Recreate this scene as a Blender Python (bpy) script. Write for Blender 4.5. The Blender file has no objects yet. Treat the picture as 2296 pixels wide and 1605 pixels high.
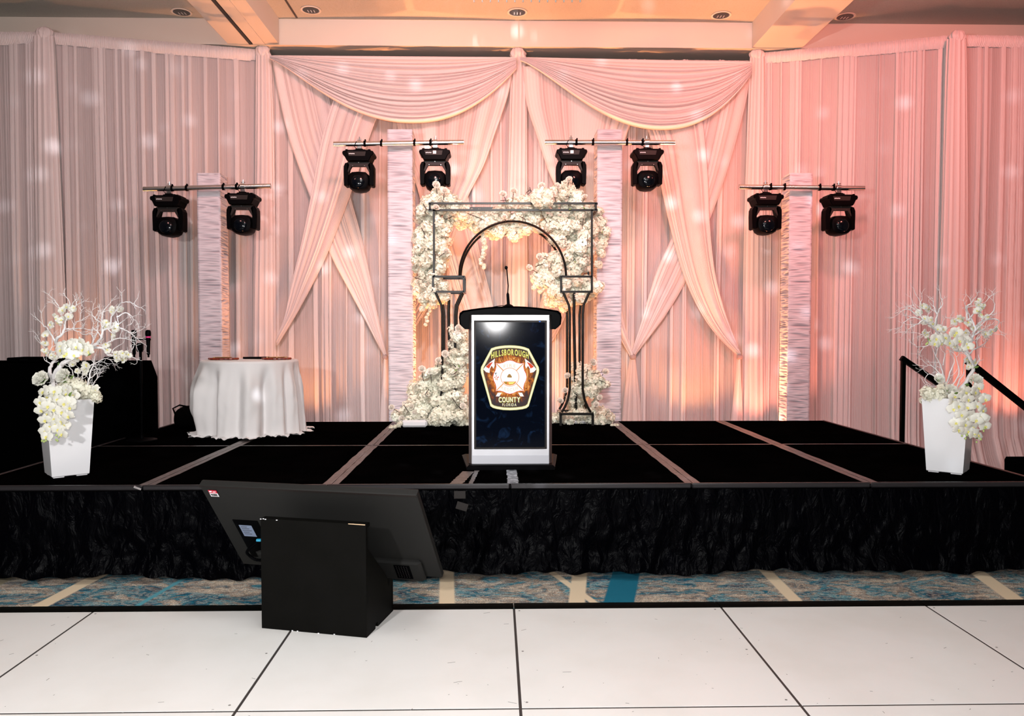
import bpy, math, random
from mathutils import Vector, Matrix, Euler, noise
R = math.radians
rnd = random.Random(7)
SC = bpy.context.scene
COL = SC.collection
# ---------------------------------------------------------------- camera
F = 1765.0; CX, CY = 1148.0, 802.5
CAMZ = 1.655
cam_d = bpy.data.cameras.new('camera'); cam_d.sensor_width = 36; cam_d.lens = F/2296*36
cam_d.clip_start = .05; cam_d.clip_end = 60
cam = bpy.data.objects.new('camera', cam_d); COL.objects.link(cam)
cam.location = (0, 0, CAMZ)
cam.rotation_euler = (R(90-2.03), 0, R(-1.17))
SC.camera = cam
RC = Euler((R(90-2.03), 0, R(-1.17))).to_matrix()
def at(px, py, Y):
    """world point on the plane y=Y seen at photo pixel px,py"""
    d = RC @ Vector(((px-CX)/F, -(py-CY)/F, -1))
    t = Y/d.y
    return Vector((d.x*t, Y, CAMZ+d.z*t))
# ---------------------------------------------------------------- look
SC.view_settings.view_transform = 'Standard'; SC.view_settings.look = 'None'
SC.view_settings.gamma = 1; SC.view_settings.use_curve_mapping = False
SC.view_settings.exposure = 0.0
SC.cycles.max_bounces = 6; SC.cycles.diffuse_bounces = 3; SC.cycles.glossy_bounces = 3
SC.cycles.use_denoising = True
SC.cycles.sample_clamp_indirect = 6
world = bpy.data.worlds.new('world'); SC.world = world; world.use_nodes = True
world.node_tree.nodes['Background'].inputs[0].default_value = (.86, .86, .90, 1)
world.node_tree.nodes['Background'].inputs[1].default_value = .20
def light(name, kind, loc, energy, color=(1, 1, 1), size=.1, target=None, spot=None, blend=.5, shape=None, size_y=None):
    d = bpy.data.lights.new(name, kind); d.energy = energy; d.color = color
    if kind == 'AREA':
        d.size = size
        d.shape = shape or 'DISK'
        if size_y: d.shape = 'RECTANGLE'; d.size_y = size_y
    else:
        d.shadow_soft_size = size
    if kind == 'SPOT':
        d.spot_size = R(spot); d.spot_blend = blend
    o = bpy.data.objects.new(name, d); COL.objects.link(o); o.location = loc
    if target is not None:
        v = Vector(target)-Vector(loc)
        o.rotation_euler = v.to_track_quat('-Z', 'Y').to_euler()
    return o
light('camera_flash', 'AREA', (0.0, -.15, 1.80), 148, (1, .985, .98), .30, (0, 9, 2.1))
light('side_flash', 'AREA', (-2.1, 0.1, 2.35), 172, (1, .975, .97), .22, (0.4, 9, 2.2))
light('floor_fill', 'AREA', (.9, .5, 4.9), 84, (.97, .99, 1), 3.2, (.7, 2.8, 0))  # added soft fill to brighten the floor, no such fixture in the room
light('stage_fill', 'AREA', (-.3, 4.3, 5.0), 75, (.97, .99, 1), 1.6, (0, 8.7, 1.5))  # fill light added for the flowers and table, not a real lamp
light('arch_fill', 'SPOT', (.15, 1.2, 4.6), 1150, (1, .96, .92), .12, (.15, 8.7, 2.0), 33, .7)  # added spot that lifts the arch flowers and the drapes behind them
AMB = (1, .36, .11); SAL = (1, .24, .13)
# amber / salmon uplights standing on the floor between the stage and the drapes
for x, y, z, tx, ty, tz, e, c, sp in [
    (-2.35, 9.15, .25, -2.35, 9.45, 5.4, 60, AMB, 110), (-.75, 9.15, .25, -.70, 9.45, 5.4, 75, AMB, 110),
    (.10, 9.05, .25, .10, 9.40, 5.4, 170, AMB, 115), (.95, 9.15, .25, .95, 9.45, 5.4, 75, AMB, 110),
    (2.45, 9.15, .25, 2.45, 9.42, 5.4, 80, AMB, 110), (3.15, 9.20, .30, 3.6, 9.20, 5.4, 90, SAL, 110),
    (5.95, 8.40, .30, 5.95, 8.80, 5.0, 100, SAL, 120), (-4.86, 8.92, .70, -4.86, 9.20, 3.2, 75, AMB, 60)]:
    light('amber_uplight', 'SPOT', (x, y, z), e, c, .05, (tx, ty, tz), sp, .6)
# narrow amber beams thrown at the ceiling above the drapes
for x, tx, e in ((-1.9, -1.7, 900), (-.7, -.6, 1000), (.4, .4, 1000), (1.5, 1.6, 1000), (2.6, 2.7, 900), (3.05, 3.7, 420), (-2.5, -3.0, 320)):
    light('amber_beam', 'SPOT', (x, 9.12, .3), e*.70, (1, .35, .13), .04, (tx, 9.08, 5.37), 44, .75)
# broad salmon fill added overhead to tint the drapes, with no rig there
for x, tx, e, c, sp_ in ((4.6, 4.9, 640, (1, .22, .18), 90), (2.2, 2.0, 640, (1, .29, .25), 84), (-.6, -1.0, 560, (1, .36, .32), 84), (-3.6, -3.9, 190, (1, .42, .38), 84)):
    light('salmon_fill', 'SPOT', (x, 5.3, 5.1), e, c, .25, (tx, 9.7, 3.3), sp_, .9)
# sparkle projector: small pale dots thrown over the drapes
sp = light('sparkle_projector', 'SPOT', (0.3, 2.2, 3.4), 2700, (.86, .92, 1), .012, (0.3, 9.7, 4.0), 112, .25)
sp.data.use_nodes = True
nt = sp.data.node_tree; em = nt.nodes['Emission']
tc = nt.nodes.new('ShaderNodeTexCoord'); vo = nt.nodes.new('ShaderNodeTexVoronoi'); vo.inputs['Scale'].default_value = 20
vo.inputs['Randomness'].default_value = 1.0
nt.links.new(tc.outputs['Normal'], vo.inputs['Vector'])
mr = nt.nodes.new('ShaderNodeMapRange'); mr.interpolation_type = 'SMOOTHSTEP'
mr.inputs['From Min'].default_value = .0; mr.inputs['From Max'].default_value = .34
mr.inputs['To Min'].default_value = 1; mr.inputs['To Max'].default_value = 0
nt.links.new(vo.outputs['Distance'], mr.inputs['Value'])
sx = nt.nodes.new('ShaderNodeSeparateColor'); nt.links.new(vo.outputs['Color'], sx.inputs[0])
gt = nt.nodes.new('ShaderNodeMapRange'); gt.inputs['From Min'].default_value = .18; gt.inputs['From Max'].default_value = 1.0
nt.links.new(sx.outputs[0], gt.inputs['Value'])
mu = nt.nodes.new('ShaderNodeMath'); mu.operation = 'MULTIPLY'
nt.links.new(mr.outputs[0], mu.inputs[0]); nt.links.new(gt.outputs[0], mu.inputs[1])
nt.links.new(mu.outputs[0], em.inputs['Strength'])

# ---------------------------------------------------------------- materials
def mat(name, color, rough=.5, metal=0, spec=.5, bump=None, noise_col=None, emis=None, emis_s=0, sheen=0, sheen_tint=None, coat=0, trans=0):
    m = bpy.data.materials.new(name); m.use_nodes = True
    nt = m.node_tree; b = nt.nodes['Principled BSDF']
    b.inputs['Base Color'].default_value = (*color, 1); b.inputs['Roughness'].default_value = rough
    b.inputs['Metallic'].default_value = metal; b.inputs['Specular IOR Level'].default_value = spec
    b.inputs['Coat Weight'].default_value = coat
    if sheen:
        b.inputs['Sheen Weight'].default_value = sheen; b.inputs['Sheen Roughness'].default_value = .4
        if sheen_tint: b.inputs['Sheen Tint'].default_value = (*sheen_tint, 1)
    if emis:
        b.inputs['Emission Color'].default_value = (*emis, 1); b.inputs['Emission Strength'].default_value = emis_s
    if trans: b.inputs['Transmission Weight'].default_value = trans
    co = nt.nodes.new('ShaderNodeTexCoord')
    if noise_col:      # (color2, scale, lo, hi)
        c2, sc_, lo, hi = noise_col
        n = nt.nodes.new('ShaderNodeTexNoise'); n.inputs['Scale'].default_value = sc_; n.inputs['Detail'].default_value = 6
        nt.links.new(co.outputs['Object'], n.inputs['Vector'])
        r = nt.nodes.new('ShaderNodeValToRGB'); r.color_ramp.elements[0].position = lo; r.color_ramp.elements[1].position = hi
        r.color_ramp.elements[0].color = (*color, 1); r.color_ramp.elements[1].color = (*c2, 1)
        nt.links.new(n.outputs['Fac'], r.inputs[0]); nt.links.new(r.outputs[0], b.inputs['Base Color'])
    if bump:           # (scale, strength, dist)
        n = nt.nodes.new('ShaderNodeTexNoise'); n.inputs['Scale'].default_value = bump[0]; n.inputs['Detail'].default_value = 5
        nt.links.new(co.outputs['Object'], n.inputs['Vector'])
        bp = nt.nodes.new('ShaderNodeBump'); bp.inputs['Strength'].default_value = bump[1]; bp.inputs['Distance'].default_value = bump[2]
        nt.links.new(n.outputs['Fac'], bp.inputs['Height']); nt.links.new(bp.outputs[0], b.inputs['Normal'])
    return m
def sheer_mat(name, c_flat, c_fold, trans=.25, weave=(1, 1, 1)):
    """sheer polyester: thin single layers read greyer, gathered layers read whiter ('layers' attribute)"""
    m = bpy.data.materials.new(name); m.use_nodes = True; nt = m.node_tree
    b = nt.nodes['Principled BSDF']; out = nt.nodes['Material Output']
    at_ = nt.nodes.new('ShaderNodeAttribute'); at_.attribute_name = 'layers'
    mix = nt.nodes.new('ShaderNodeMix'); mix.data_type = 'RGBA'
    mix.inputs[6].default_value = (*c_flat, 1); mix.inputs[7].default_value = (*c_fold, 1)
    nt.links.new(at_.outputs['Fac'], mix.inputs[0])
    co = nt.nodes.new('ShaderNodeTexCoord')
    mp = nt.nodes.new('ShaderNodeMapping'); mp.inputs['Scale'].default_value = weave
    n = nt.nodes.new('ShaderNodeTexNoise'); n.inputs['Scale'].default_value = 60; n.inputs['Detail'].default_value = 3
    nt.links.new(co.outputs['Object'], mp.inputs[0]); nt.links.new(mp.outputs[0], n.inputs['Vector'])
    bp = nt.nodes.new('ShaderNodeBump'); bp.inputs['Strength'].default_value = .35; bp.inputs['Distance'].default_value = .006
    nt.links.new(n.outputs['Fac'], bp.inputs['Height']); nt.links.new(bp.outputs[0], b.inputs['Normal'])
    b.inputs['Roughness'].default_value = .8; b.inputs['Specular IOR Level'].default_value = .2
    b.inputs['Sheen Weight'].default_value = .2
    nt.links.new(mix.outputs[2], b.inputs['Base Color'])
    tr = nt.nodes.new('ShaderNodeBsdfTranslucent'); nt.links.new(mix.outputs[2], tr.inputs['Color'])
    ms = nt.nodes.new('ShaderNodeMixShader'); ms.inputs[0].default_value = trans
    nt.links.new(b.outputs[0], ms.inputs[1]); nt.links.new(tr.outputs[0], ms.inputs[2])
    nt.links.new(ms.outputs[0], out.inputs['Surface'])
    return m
M = {}
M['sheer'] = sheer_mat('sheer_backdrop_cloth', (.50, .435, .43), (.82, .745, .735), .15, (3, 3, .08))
M['swag'] = sheer_mat('sheer_swag_cloth', (.44, .345, .335), (.84, .755, .74), .20)  # first colour darkened to paint shade into the fold valleys
M['ruche'] = sheer_mat('ruched_tower_cloth', (.36, .33, .37), (.72, .69, .74), .12, (.25, .25, 1.6))  # darker tone paints shade into the ruffle creases
M['linen'] = mat('table_linen', (.77, .735, .73), .75, bump=(140, .15, .002), sheen=.2)
M['ceil'] = mat('ceiling_plaster', (.46, .44, .385), .9, bump=(160, .5, .004), noise_col=((.39, .37, .325), 90, .5, .72))
M['ceil_smooth'] = mat('ceiling_beam_paint', (.66, .60, .52), .7)
M['wall'] = mat('room_wall_paint', (.30, .28, .26), .9)
M['stage'] = mat('stage_carpet_black', (.0008, .0007, .0007), 1, spec=.0, bump=(260, .5, .003), noise_col=((.0016, .0012, .0012), 3, .4, .7))
M['black_trim'] = mat('stage_edge_metal', (.018, .016, .018), .4, metal=.3, bump=(60, .2, .002))
M['tape'] = mat('gaffer_tape', (.075, .06, .058), .42, bump=(40, .6, .003), noise_col=((.16, .135, .13), 26, .42, .72))
M['tape_light'] = mat('silver_worn_tape', (.10, .105, .12), .35, bump=(50, .8, .004), noise_col=((.55, .56, .6), 30, .45, .62))
M['seam'] = mat('seam_metal', (.22, .20, .20), .35, metal=.7, noise_col=((.08, .07, .07), 9, .4, .7))
M['white_floor'] = mat('dance_floor_white', (.78, .765, .745), .33, spec=.35, noise_col=((.73, .71, .68), 2.4, .45, .75))
M['joint'] = mat('panel_joint_grey', (.035, .03, .028), .6)
M['scuff'] = mat('floor_scuff_dark', (.22, .21, .20), .6)
M['black'] = mat('black_plastic', (.0010, .0010, .0014), .42, spec=.03)
M['black_matte'] = mat('black_matte_paint', (.0022, .0021, .0016), .6, spec=.06, bump=(300, .25, .001), noise_col=((.0030, .0028, .0024), 6, .4, .7))
M['black_gloss'] = mat('black_glass', (.003, .003, .004), .12, spec=.3)
M['tv_back'] = mat('television_back_plastic', (.014, .0138, .013), .55, spec=.2, bump=(400, .3, .0008))
M['dark_panel'] = mat('dark_grey_panel', (.014, .011, .010), .5, spec=.2)
M['chrome'] = mat('polished_metal', (.75, .74, .76), .18, metal=1)
M['pipe'] = mat('aluminium_pipe', (.72, .70, .70), .24, metal=1, bump=(30, .1, .001))
M['steel_black'] = mat('arch_black_steel', (.006, .005, .004), .32, spec=.22)
M['silver'] = mat('lectern_brushed_silver', (.72, .72, .76), .32, metal=.55, spec=.6)
M['silver_side'] = mat('lectern_side_bronze', (.30, .24, .23), .35, metal=.7)
M['vase'] = mat('vase_white_gloss', (.80, .80, .82), .18, spec=.5, coat=.2)
M['branch'] = mat('white_branch_paint', (.80, .78, .78), .7, bump=(120, .5, .003))
M['petal'] = mat('orchid_white_petal', (.86, .86, .78), .55, sheen=.3)
M['lip'] = mat('orchid_yellow_heart', (.78, .72, .22), .5)
M['rose'] = mat('rose_cream_petal', (.86, .80, .72), .55, sheen=.2)
M['floret'] = mat('hydrangea_cream_petal', (.95, .93, .80), .6, noise_col=((.90, .90, .66), 40, .5, .7))
def translucent(m, k):
    nt = m.node_tree; b = nt.nodes['Principled BSDF']; out = nt.nodes['Material Output']
    tr = nt.nodes.new('ShaderNodeBsdfTranslucent'); tr.inputs['Color'].default_value = (.95, .93, .84, 1)
    ms = nt.nodes.new('ShaderNodeMixShader'); ms.inputs[0].default_value = k
    nt.links.new(b.outputs[0], ms.inputs[1]); nt.links.new(tr.outputs[0], ms.inputs[2]); nt.links.new(ms.outputs[0], out.inputs['Surface'])
for k_ in ('floret', 'petal', 'rose'): translucent(M[k_], .25)
M['leaf'] = mat('leaf_green', (.13, .22, .05), .45)
M['bud'] = mat('bud_pale_green', (.42, .52, .18), .5)
M['twig'] = mat('dark_twig', (.035, .02, .014), .7)
M['red_wood'] = mat('red_lacquered_wood', (.26, .035, .012), .22, coat=.5, noise_col=((.10, .012, .006), 30, .4, .65))
M['brass'] = mat('brass_plate', (.72, .50, .22), .3, metal=1)
M['white_label'] = mat('white_paper_label', (.72, .72, .74), .6)
M['red_label'] = mat('red_paper_label', (.62, .02, .05), .6)
M['blue_label'] = mat('pale_blue_label', (.20, .25, .36), .5)
M['pink_ring'] = mat('pink_band', (.75, .03, .22), .5)
M['ink'] = mat('black_ink', (.02, .02, .02), .7)
M['bag'] = mat('black_nylon', (.0012, .0012, .0012), .8, spec=.03, bump=(50, .5, .006))
M['lens'] = mat('lamp_front_glass', (.001, .002, .004), .12, spec=.25)
M['black_cloth'] = mat('black_stretch_cloth', (.0006, .0006, .0007), .95, spec=.0)
M['glass_rod'] = mat('crystal_rod', (.9, .86, .80), .08, spec=.8, trans=.5)

# ---------------------------------------------------------------- mesh builder
W = {}   # world matrix of each object (our own record)
class MB:
    def __init__(s): s.v = []; s.f = []; s.mi = []; s.layers = None; s.cur = 0
    def mi_(s, i): s.cur = i; return s
    def add(s, vs, fs):
        n = len(s.v); s.v.extend([Vector(v) for v in vs]); s.f.extend([tuple(i+n for i in f) for f in fs]); s.mi.extend([s.cur]*len(fs)); return s
    def box(s, c, size, rot=None):
        c = Vector(c); h = Vector(size)/2
        vs = [Vector((x*h.x, y*h.y, z*h.z)) for x in (-1, 1) for y in (-1, 1) for z in (-1, 1)]
        if rot is not None: vs = [rot @ v for v in vs]
        return s.add([c+v for v in vs], [(0, 1, 3, 2), (4, 6, 7, 5), (0, 4, 5, 1), (2, 3, 7, 6), (0, 2, 6, 4), (1, 5, 7, 3)])
    def bbox(s, c, size, b=.01, rot=None):
        """box with chamfered edges"""
        c = Vector(c); h = Vector(size)/2; b = min(b, h.x*.9, h.y*.9, h.z*.9)
        vs = []
        for x in (-1, 1):
            for y in (-1, 1):
                for z in (-1, 1):
                    vs.append((x*h.x, y*(h.y-b), z*(h.z-b))); vs.append((x*(h.x-b), y*h.y, z*(h.z-b))); vs.append((x*(h.x-b), y*(h.y-b), z*h.z))
        I = lambda x, y, z, k: ((x*4+y*2+z)*3+k)
        fs = []
        for x in (0, 1): fs.append((I(x, 0, 0, 0), I(x, 0, 1, 0), I(x, 1, 1, 0), I(x, 1, 0, 0)) if x == 0 else (I(x, 0, 0, 0), I(x, 1, 0, 0), I(x, 1, 1, 0), I(x, 0, 1, 0)))
        for y in (0, 1): fs.append((I(0, y, 0, 1), I(1, y, 0, 1), I(1, y, 1, 1), I(0, y, 1, 1)) if y == 0 else (I(0, y, 0, 1), I(0, y, 1, 1), I(1, y, 1, 1), I(1, y, 0, 1)))
        for z in (0, 1): fs.append((I(0, 0, z, 2), I(0, 1, z, 2), I(1, 1, z, 2), I(1, 0, z, 2)) if z == 0 else (I(0, 0, z, 2), I(1, 0, z, 2), I(1, 1, z, 2), I(0, 1, z, 2)))
        for a in (0, 1):
            for q in (0, 1):
                fs.append((I(a, q, 0, 0), I(a, q, 1, 0), I(a, q, 1, 1), I(a, q, 0, 1)))
                fs.append((I(a, 0, q, 0), I(a, 1, q, 0), I(a, 1, q, 2), I(a, 0, q, 2)))
                fs.append((I(0, a, q, 1), I(1, a, q, 1), I(1, a, q, 2), I(0, a, q, 2)))
        for x in (0, 1):
            for y in (0, 1):
                for z in (0, 1): fs.append((I(x, y, z, 0), I(x, y, z, 1), I(x, y, z, 2)))
        vs = [Vector(v) for v in vs]
        if rot is not None: vs = [rot @ v for v in vs]
        return s.add([c+v for v in vs], fs)
    def tube(s, pts, rad, n=8, caps=True):
        pts = [Vector(p) for p in pts]
        if not hasattr(rad, '__len__'): rad = [rad]*len(pts)
        vs = []; fs = []
        t0 = (pts[1]-pts[0]).normalized()
        up = Vector((0, 0, 1)) if abs(t0.z) < .9 else Vector((1, 0, 0))
        a = t0.cross(up).normalized()
        for i, p in enumerate(pts):
            t = (pts[min(i+1, len(pts)-1)]-pts[max(i-1, 0)]).normalized()
            a = (a-t*a.dot(t))
            a = a.normalized() if a.length > 1e-6 else t.orthogonal().normalized()
            b = t.cross(a)
            for k in range(n):
                th = 2*math.pi*k/n
                vs.append(p+(a*math.cos(th)+b*math.sin(th))*rad[i])
        for i in range(len(pts)-1):
            for k in range(n):
                k2 = (k+1) % n
                fs.append((i*n+k, i*n+k2, (i+1)*n+k2, (i+1)*n+k))
        if caps:
            fs.append(tuple(range(n-1, -1, -1))); fs.append(tuple((len(pts)-1)*n+k for k in range(n)))
        return s.add(vs, fs)
    def lathe(s, prof, c=(0, 0, 0), n=24, M_=None):
        c = Vector(c); vs = []; fs = []
        for r, z in prof:
            for k in range(n):
                th = 2*math.pi*k/n; v = Vector((r*math.cos(th), r*math.sin(th), z))
                if M_ is not None: v = M_ @ v
                vs.append(c+v)
        for i in range(len(prof)-1):
            for k in range(n):
                k2 = (k+1) % n; fs.append((i*n+k, i*n+k2, (i+1)*n+k2, (i+1)*n+k))
        fs.append(tuple(range(n-1, -1, -1))); fs.append(tuple((len(prof)-1)*n+k for k in range(n)))
        return s.add(vs, fs)
    def prism(s, poly, d, bev=0):
        """poly: world points in order; d: extrusion vector (bev shrinks the two end faces)"""
        poly = [Vector(p) for p in poly]; d = Vector(d); n = len(poly); c = sum(poly, Vector())/n
        if bev:
            dn = d.normalized()
            sh = lambda k, off: [p+(c-p).normalized()*k+dn*off for p in poly]
            rings = [sh(bev, 0), sh(0, bev), sh(0, d.length-bev), sh(bev, d.length)]
        else: rings = [poly, [p+d for p in poly]]
        vs = [v for r in rings for v in r]; fs = []
        for i in range(len(rings)-1):
            for k in range(n):
                k2 = (k+1) % n; fs.append((i*n+k, (i+1)*n+k, (i+1)*n+k2, i*n+k2))
        fs.append(tuple(range(n))); fs.append(tuple((len(rings)-1)*n+k for k in range(n-1, -1, -1)))
        return s.add(vs, fs)
    def bar(s, a, b, w, h=None, up=(0, 0, 1)):
        a = Vector(a); b = Vector(b); h = h or w; t = (b-a).normalized(); up = Vector(up)
        if abs(t.dot(up)) > .95: up = Vector((0, 1, 0))
        x = t.cross(up).normalized(); y = x.cross(t)
        vs = [p+x*i*w/2+y*j*h/2 for p in (a, b) for i, j in ((-1, -1), (1, -1), (1, 1), (-1, 1))]
        return s.add(vs, [(3, 2, 1, 0), (4, 5, 6, 7), (0, 1, 5, 4), (1, 2, 6, 5), (2, 3, 7, 6), (3, 0, 4, 7)])
    def grid(s, fn, nu, nv, closed=False):
        """fn(i/nu, j/nv) -> (Vector, layer)"""
        vs = []; ly = []
        mu_ = nu if closed else nu+1
        for j in range(nv+1):
            for i in range(mu_):
                p, l = fn(i/nu, j/nv); vs.append(p); ly.append(l)
        fs = []
        for j in range(nv):
            for i in range(nu):
                i2 = (i+1) % mu_
                fs.append((j*mu_+i, j*mu_+i2, (j+1)*mu_+i2, (j+1)*mu_+i))
        if s.layers is None: s.layers = []
        s.layers += ly
        return s.add(vs, fs)
    def mesh(s, name, mats, smooth=True, inv=None):
        me = bpy.data.meshes.new(name)
        vs = [(inv @ v) if inv is not None else v for v in s.v]
        me.from_pydata([tuple(v) for v in vs], [], s.f)
        for m in (mats if isinstance(mats, (list, tuple)) else [mats]): me.materials.append(M[m] if isinstance(m, str) else m)
        me.polygons.foreach_set('material_index', s.mi)
        me.polygons.foreach_set('use_smooth', [smooth]*len(me.polygons))
        if s.layers is not None and len(s.layers) == len(s.v):
            a = me.attributes.new('layers', 'FLOAT', 'POINT'); a.data.foreach_set('value', s.layers)
        me.update(); me.validate()
        return me
    def build(s, name, mats, parent=None, smooth=True, sharp=40):
        inv = W[parent].inverted() if parent is not None else None
        me = s.mesh(name, mats, smooth, inv)
        if smooth and sharp:
            try: me.set_sharp_from_angle(angle=R(sharp))
            except Exception: pass
        o = bpy.data.objects.new(name, me); COL.objects.link(o)
        if parent is not None: o.parent = parent; W[o] = W[parent].copy()
        else: W[o] = Matrix.Identity(4)
        return o
def tag(o, label, cat, group=None, kind=None):
    o['label'] = label; o['category'] = cat
    if group: o['group'] = group
    if kind: o['kind'] = kind
    return o
def struct(o, label=None):
    o['kind'] = 'structure'
    if label: o['label'] = label
    return o
def thing(name, label, cat, loc, rotz=0, group=None):
    o = bpy.data.objects.new(name, None); COL.objects.link(o); o.location = loc; o.rotation_euler = (0, 0, rotz)
    o.empty_display_size = .1
    W[o] = Matrix.Translation(Vector(loc)) @ Matrix.Rotation(rotz, 4, 'Z')
    return tag(o, label, cat, group)
def inst(me, name, parent, mw):
    """place shared mesh data at world matrix mw under parent"""
    o = bpy.data.objects.new(name, me); COL.objects.link(o); o.parent = parent
    o.matrix_basis = W[parent].inverted() @ mw; W[o] = mw
    return o
def dup(root, loc, label, rotz=None):
    """copy a thing with its parts and sub-parts"""
    r = root.copy(); COL.objects.link(r); r.location = loc
    if rotz is not None: r.rotation_euler = (0, 0, rotz)
    r['label'] = label
    W[r] = Matrix.Translation(Vector(loc)) @ Matrix.Rotation(r.rotation_euler.z, 4, 'Z')
    for ch in list(root.children):
        c = ch.copy(); COL.objects.link(c); c.parent = r
        W[c] = W[r] @ W[root].inverted() @ W[ch]
        for g in ch.children:
            d = g.copy(); COL.objects.link(d); d.parent = c
    return r
def lerp(a, b, t): return a+(b-a)*t
def sstep(a, b, x):
    t = max(0, min(1, (x-a)/(b-a))); return t*t*(3-2*t)
def spline(pts, t):
    """Catmull-Rom through pts (tuples), t in 0..1"""
    n = len(pts)-1; x = min(max(t, 0), 1)*n; i = min(int(x), n-1); f = x-i
    g = lambda k: pts[max(0, min(n, k))]
    p0, p1, p2, p3 = g(i-1), g(i), g(i+1), g(i+2)
    return tuple(.5*((2*b)+(-a+c)*f+(2*a-5*b+4*c-d)*f*f+(-a+3*b-3*c+d)*f**3) for a, b, c, d in zip(p0, p1, p2, p3))

# ---------------------------------------------------------------- room
YD = 9.75; YB = 9.60; ZS = CAMZ+3.41; ZC = CAMZ+3.715
m = MB(); m.box((0, 2, -.05), (16, 20, .10)); floor = m.build('floor', 'wall', smooth=False)
struct(floor, 'carpet with teal, beige and brown abstract print and cream stripes')
# carpet material
cm = bpy.data.materials.new('printed_carpet'); cm.use_nodes = True; nt = cm.node_tree; b = nt.nodes['Principled BSDF']
b.inputs['Roughness'].default_value = .95; b.inputs['Specular IOR Level'].default_value = .1
co = nt.nodes.new('ShaderNodeTexCoord')
def N(t, **k):
    n = nt.nodes.new(t)
    for a, v in k.items(): setattr(n, a, v)
    return n
def L(a, b_): nt.links.new(a, b_)
def nz(scale, detail=6, dist=0, mapsc=None, off=0):
    n = N('ShaderNodeTexNoise'); n.inputs['Scale'].default_value = scale; n.inputs['Detail'].default_value = detail; n.inputs['Distortion'].default_value = dist
    mp = N('ShaderNodeMapping'); mp.inputs['Scale'].default_value = mapsc or (1, 1, 1); mp.inputs['Location'].default_value = (off, off, 0)
    L(co.outputs['Object'], mp.inputs[0]); L(mp.outputs[0], n.inputs['Vector']); return n.outputs['Fac']
def ramp(src, stops):
    r = N('ShaderNodeValToRGB'); e = r.color_ramp.elements
    while len(e) < len(stops): e.new(.5)
    for q, (p_, c_) in zip(e, stops): q.position = p_; q.color = (*c_, 1)
    L(src, r.inputs[0]); return r.outputs[0]
teal = (.012, .13, .20); teal2 = (.09, .30, .36); beige = (.62, .49, .38); brown = (.26, .18, .14); navy = (.015, .03, .07); sand = (.72, .57, .40)
c1 = ramp(nz(2.6, 10, 1.2, (1, 1.7, 1)), [(.36, navy), (.43, teal), (.49, teal2), (.53, brown), (.60, beige), (.70, sand)])
c2 = ramp(nz(9, 8, 2.0, (1, 2.2, 1), 3.1), [(.38, teal), (.47, (.10, .09, .09)), (.54, beige), (.64, teal2)])
mx = N('ShaderNodeMix', data_type='RGBA'); mx.inputs[0].default_value = .5; L(c1, mx.inputs[6]); L(c2, mx.inputs[7])
speck = ramp(nz(120, 2), [(.45, (.55, .55, .55)), (.60, (1.25, 1.25, 1.25))])
mm = N('ShaderNodeMix', data_type='RGBA', blend_type='MULTIPLY'); mm.inputs[0].default_value = .8; L(mx.outputs[2], mm.inputs[6]); L(speck, mm.inputs[7])
cur = mm.outputs[2]
sep = N('ShaderNodeSeparateXYZ'); L(co.outputs['Object'], sep.inputs[0])
def stripe(x0, y0, x1, y1, w, col, cur):
    """printed band through (x0,y0)-(x1,y1), width w"""
    dx, dy = x1-x0, y1-y0; l = math.hypot(dx, dy); nx, ny = -dy/l, dx/l; k = nx*x0+ny*y0
    a = N('ShaderNodeMath', operation='MULTIPLY'); L(sep.outputs[0], a.inputs[0]); a.inputs[1].default_value = nx
    c = N('ShaderNodeMath', operation='MULTIPLY_ADD'); L(sep.outputs[1], c.inputs[0]); c.inputs[1].default_value = ny; L(a.outputs[0], c.inputs[2])
    d = N('ShaderNodeMath', operation='SUBTRACT'); L(c.outputs[0], d.inputs[0]); d.inputs[1].default_value = k
    e = N('ShaderNodeMath', operation='ABSOLUTE'); L(d.outputs[0], e.inputs[0])
    g = N('ShaderNodeMapRange'); g.inputs['From Min'].default_value = w/2-.006; g.inputs['From Max'].default_value = w/2+.006
    g.inputs['To Min'].default_value = 1; g.inputs['To Max'].default_value = 0; L(e.outputs[0], g.inputs['Value'])
    mxx = N('ShaderNodeMix', data_type='RGBA'); L(g.outputs[0], mxx.inputs[0]); L(cur, mxx.inputs[6]); mxx.inputs[7].default_value = (*col, 1)
    return mxx.outputs[2]
def fl(px, py, z=0):     # floor point under a photo pixel
    d = RC @ Vector(((px-CX)/F, -(py-CY)/F, -1)); t = (z-CAMZ)/d.z
    return Vector((d.x*t, d.y*t, z))
for (a_, b_, w_, c_) in [((120, 1343), (235, 1283), .10, sand), ((1002, 1360), (1002, 1290), .095, sand), ((1292, 1360), (1300, 1283), .10, sand),
                         ((1385, 1360), (1405, 1280), .185, teal), ((1790, 1353), (1720, 1283), .085, sand), ((2285, 1350), (2180, 1275), .11, sand),
                         ((20, 1290), (60, 1265), .10, (.30, .26, .18)), ((1345, 1360), (1240, 1285), .05, sand), ((330, 1345), (450, 1275), .035, teal2)]:
    p, q = fl(*a_), fl(*b_); cur = stripe(p.x, p.y, q.x, q.y, w_, c_, cur)
L(cur, b.inputs['Base Color'])
bp = N('ShaderNodeBump'); bp.inputs['Strength'].default_value = .5; bp.inputs['Distance'].default_value = .004; L(nz(240, 2), bp.inputs['Height']); L(bp.outputs[0], b.inputs['Normal'])
M['carpet'] = cm; floor.data.materials[0] = cm

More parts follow.
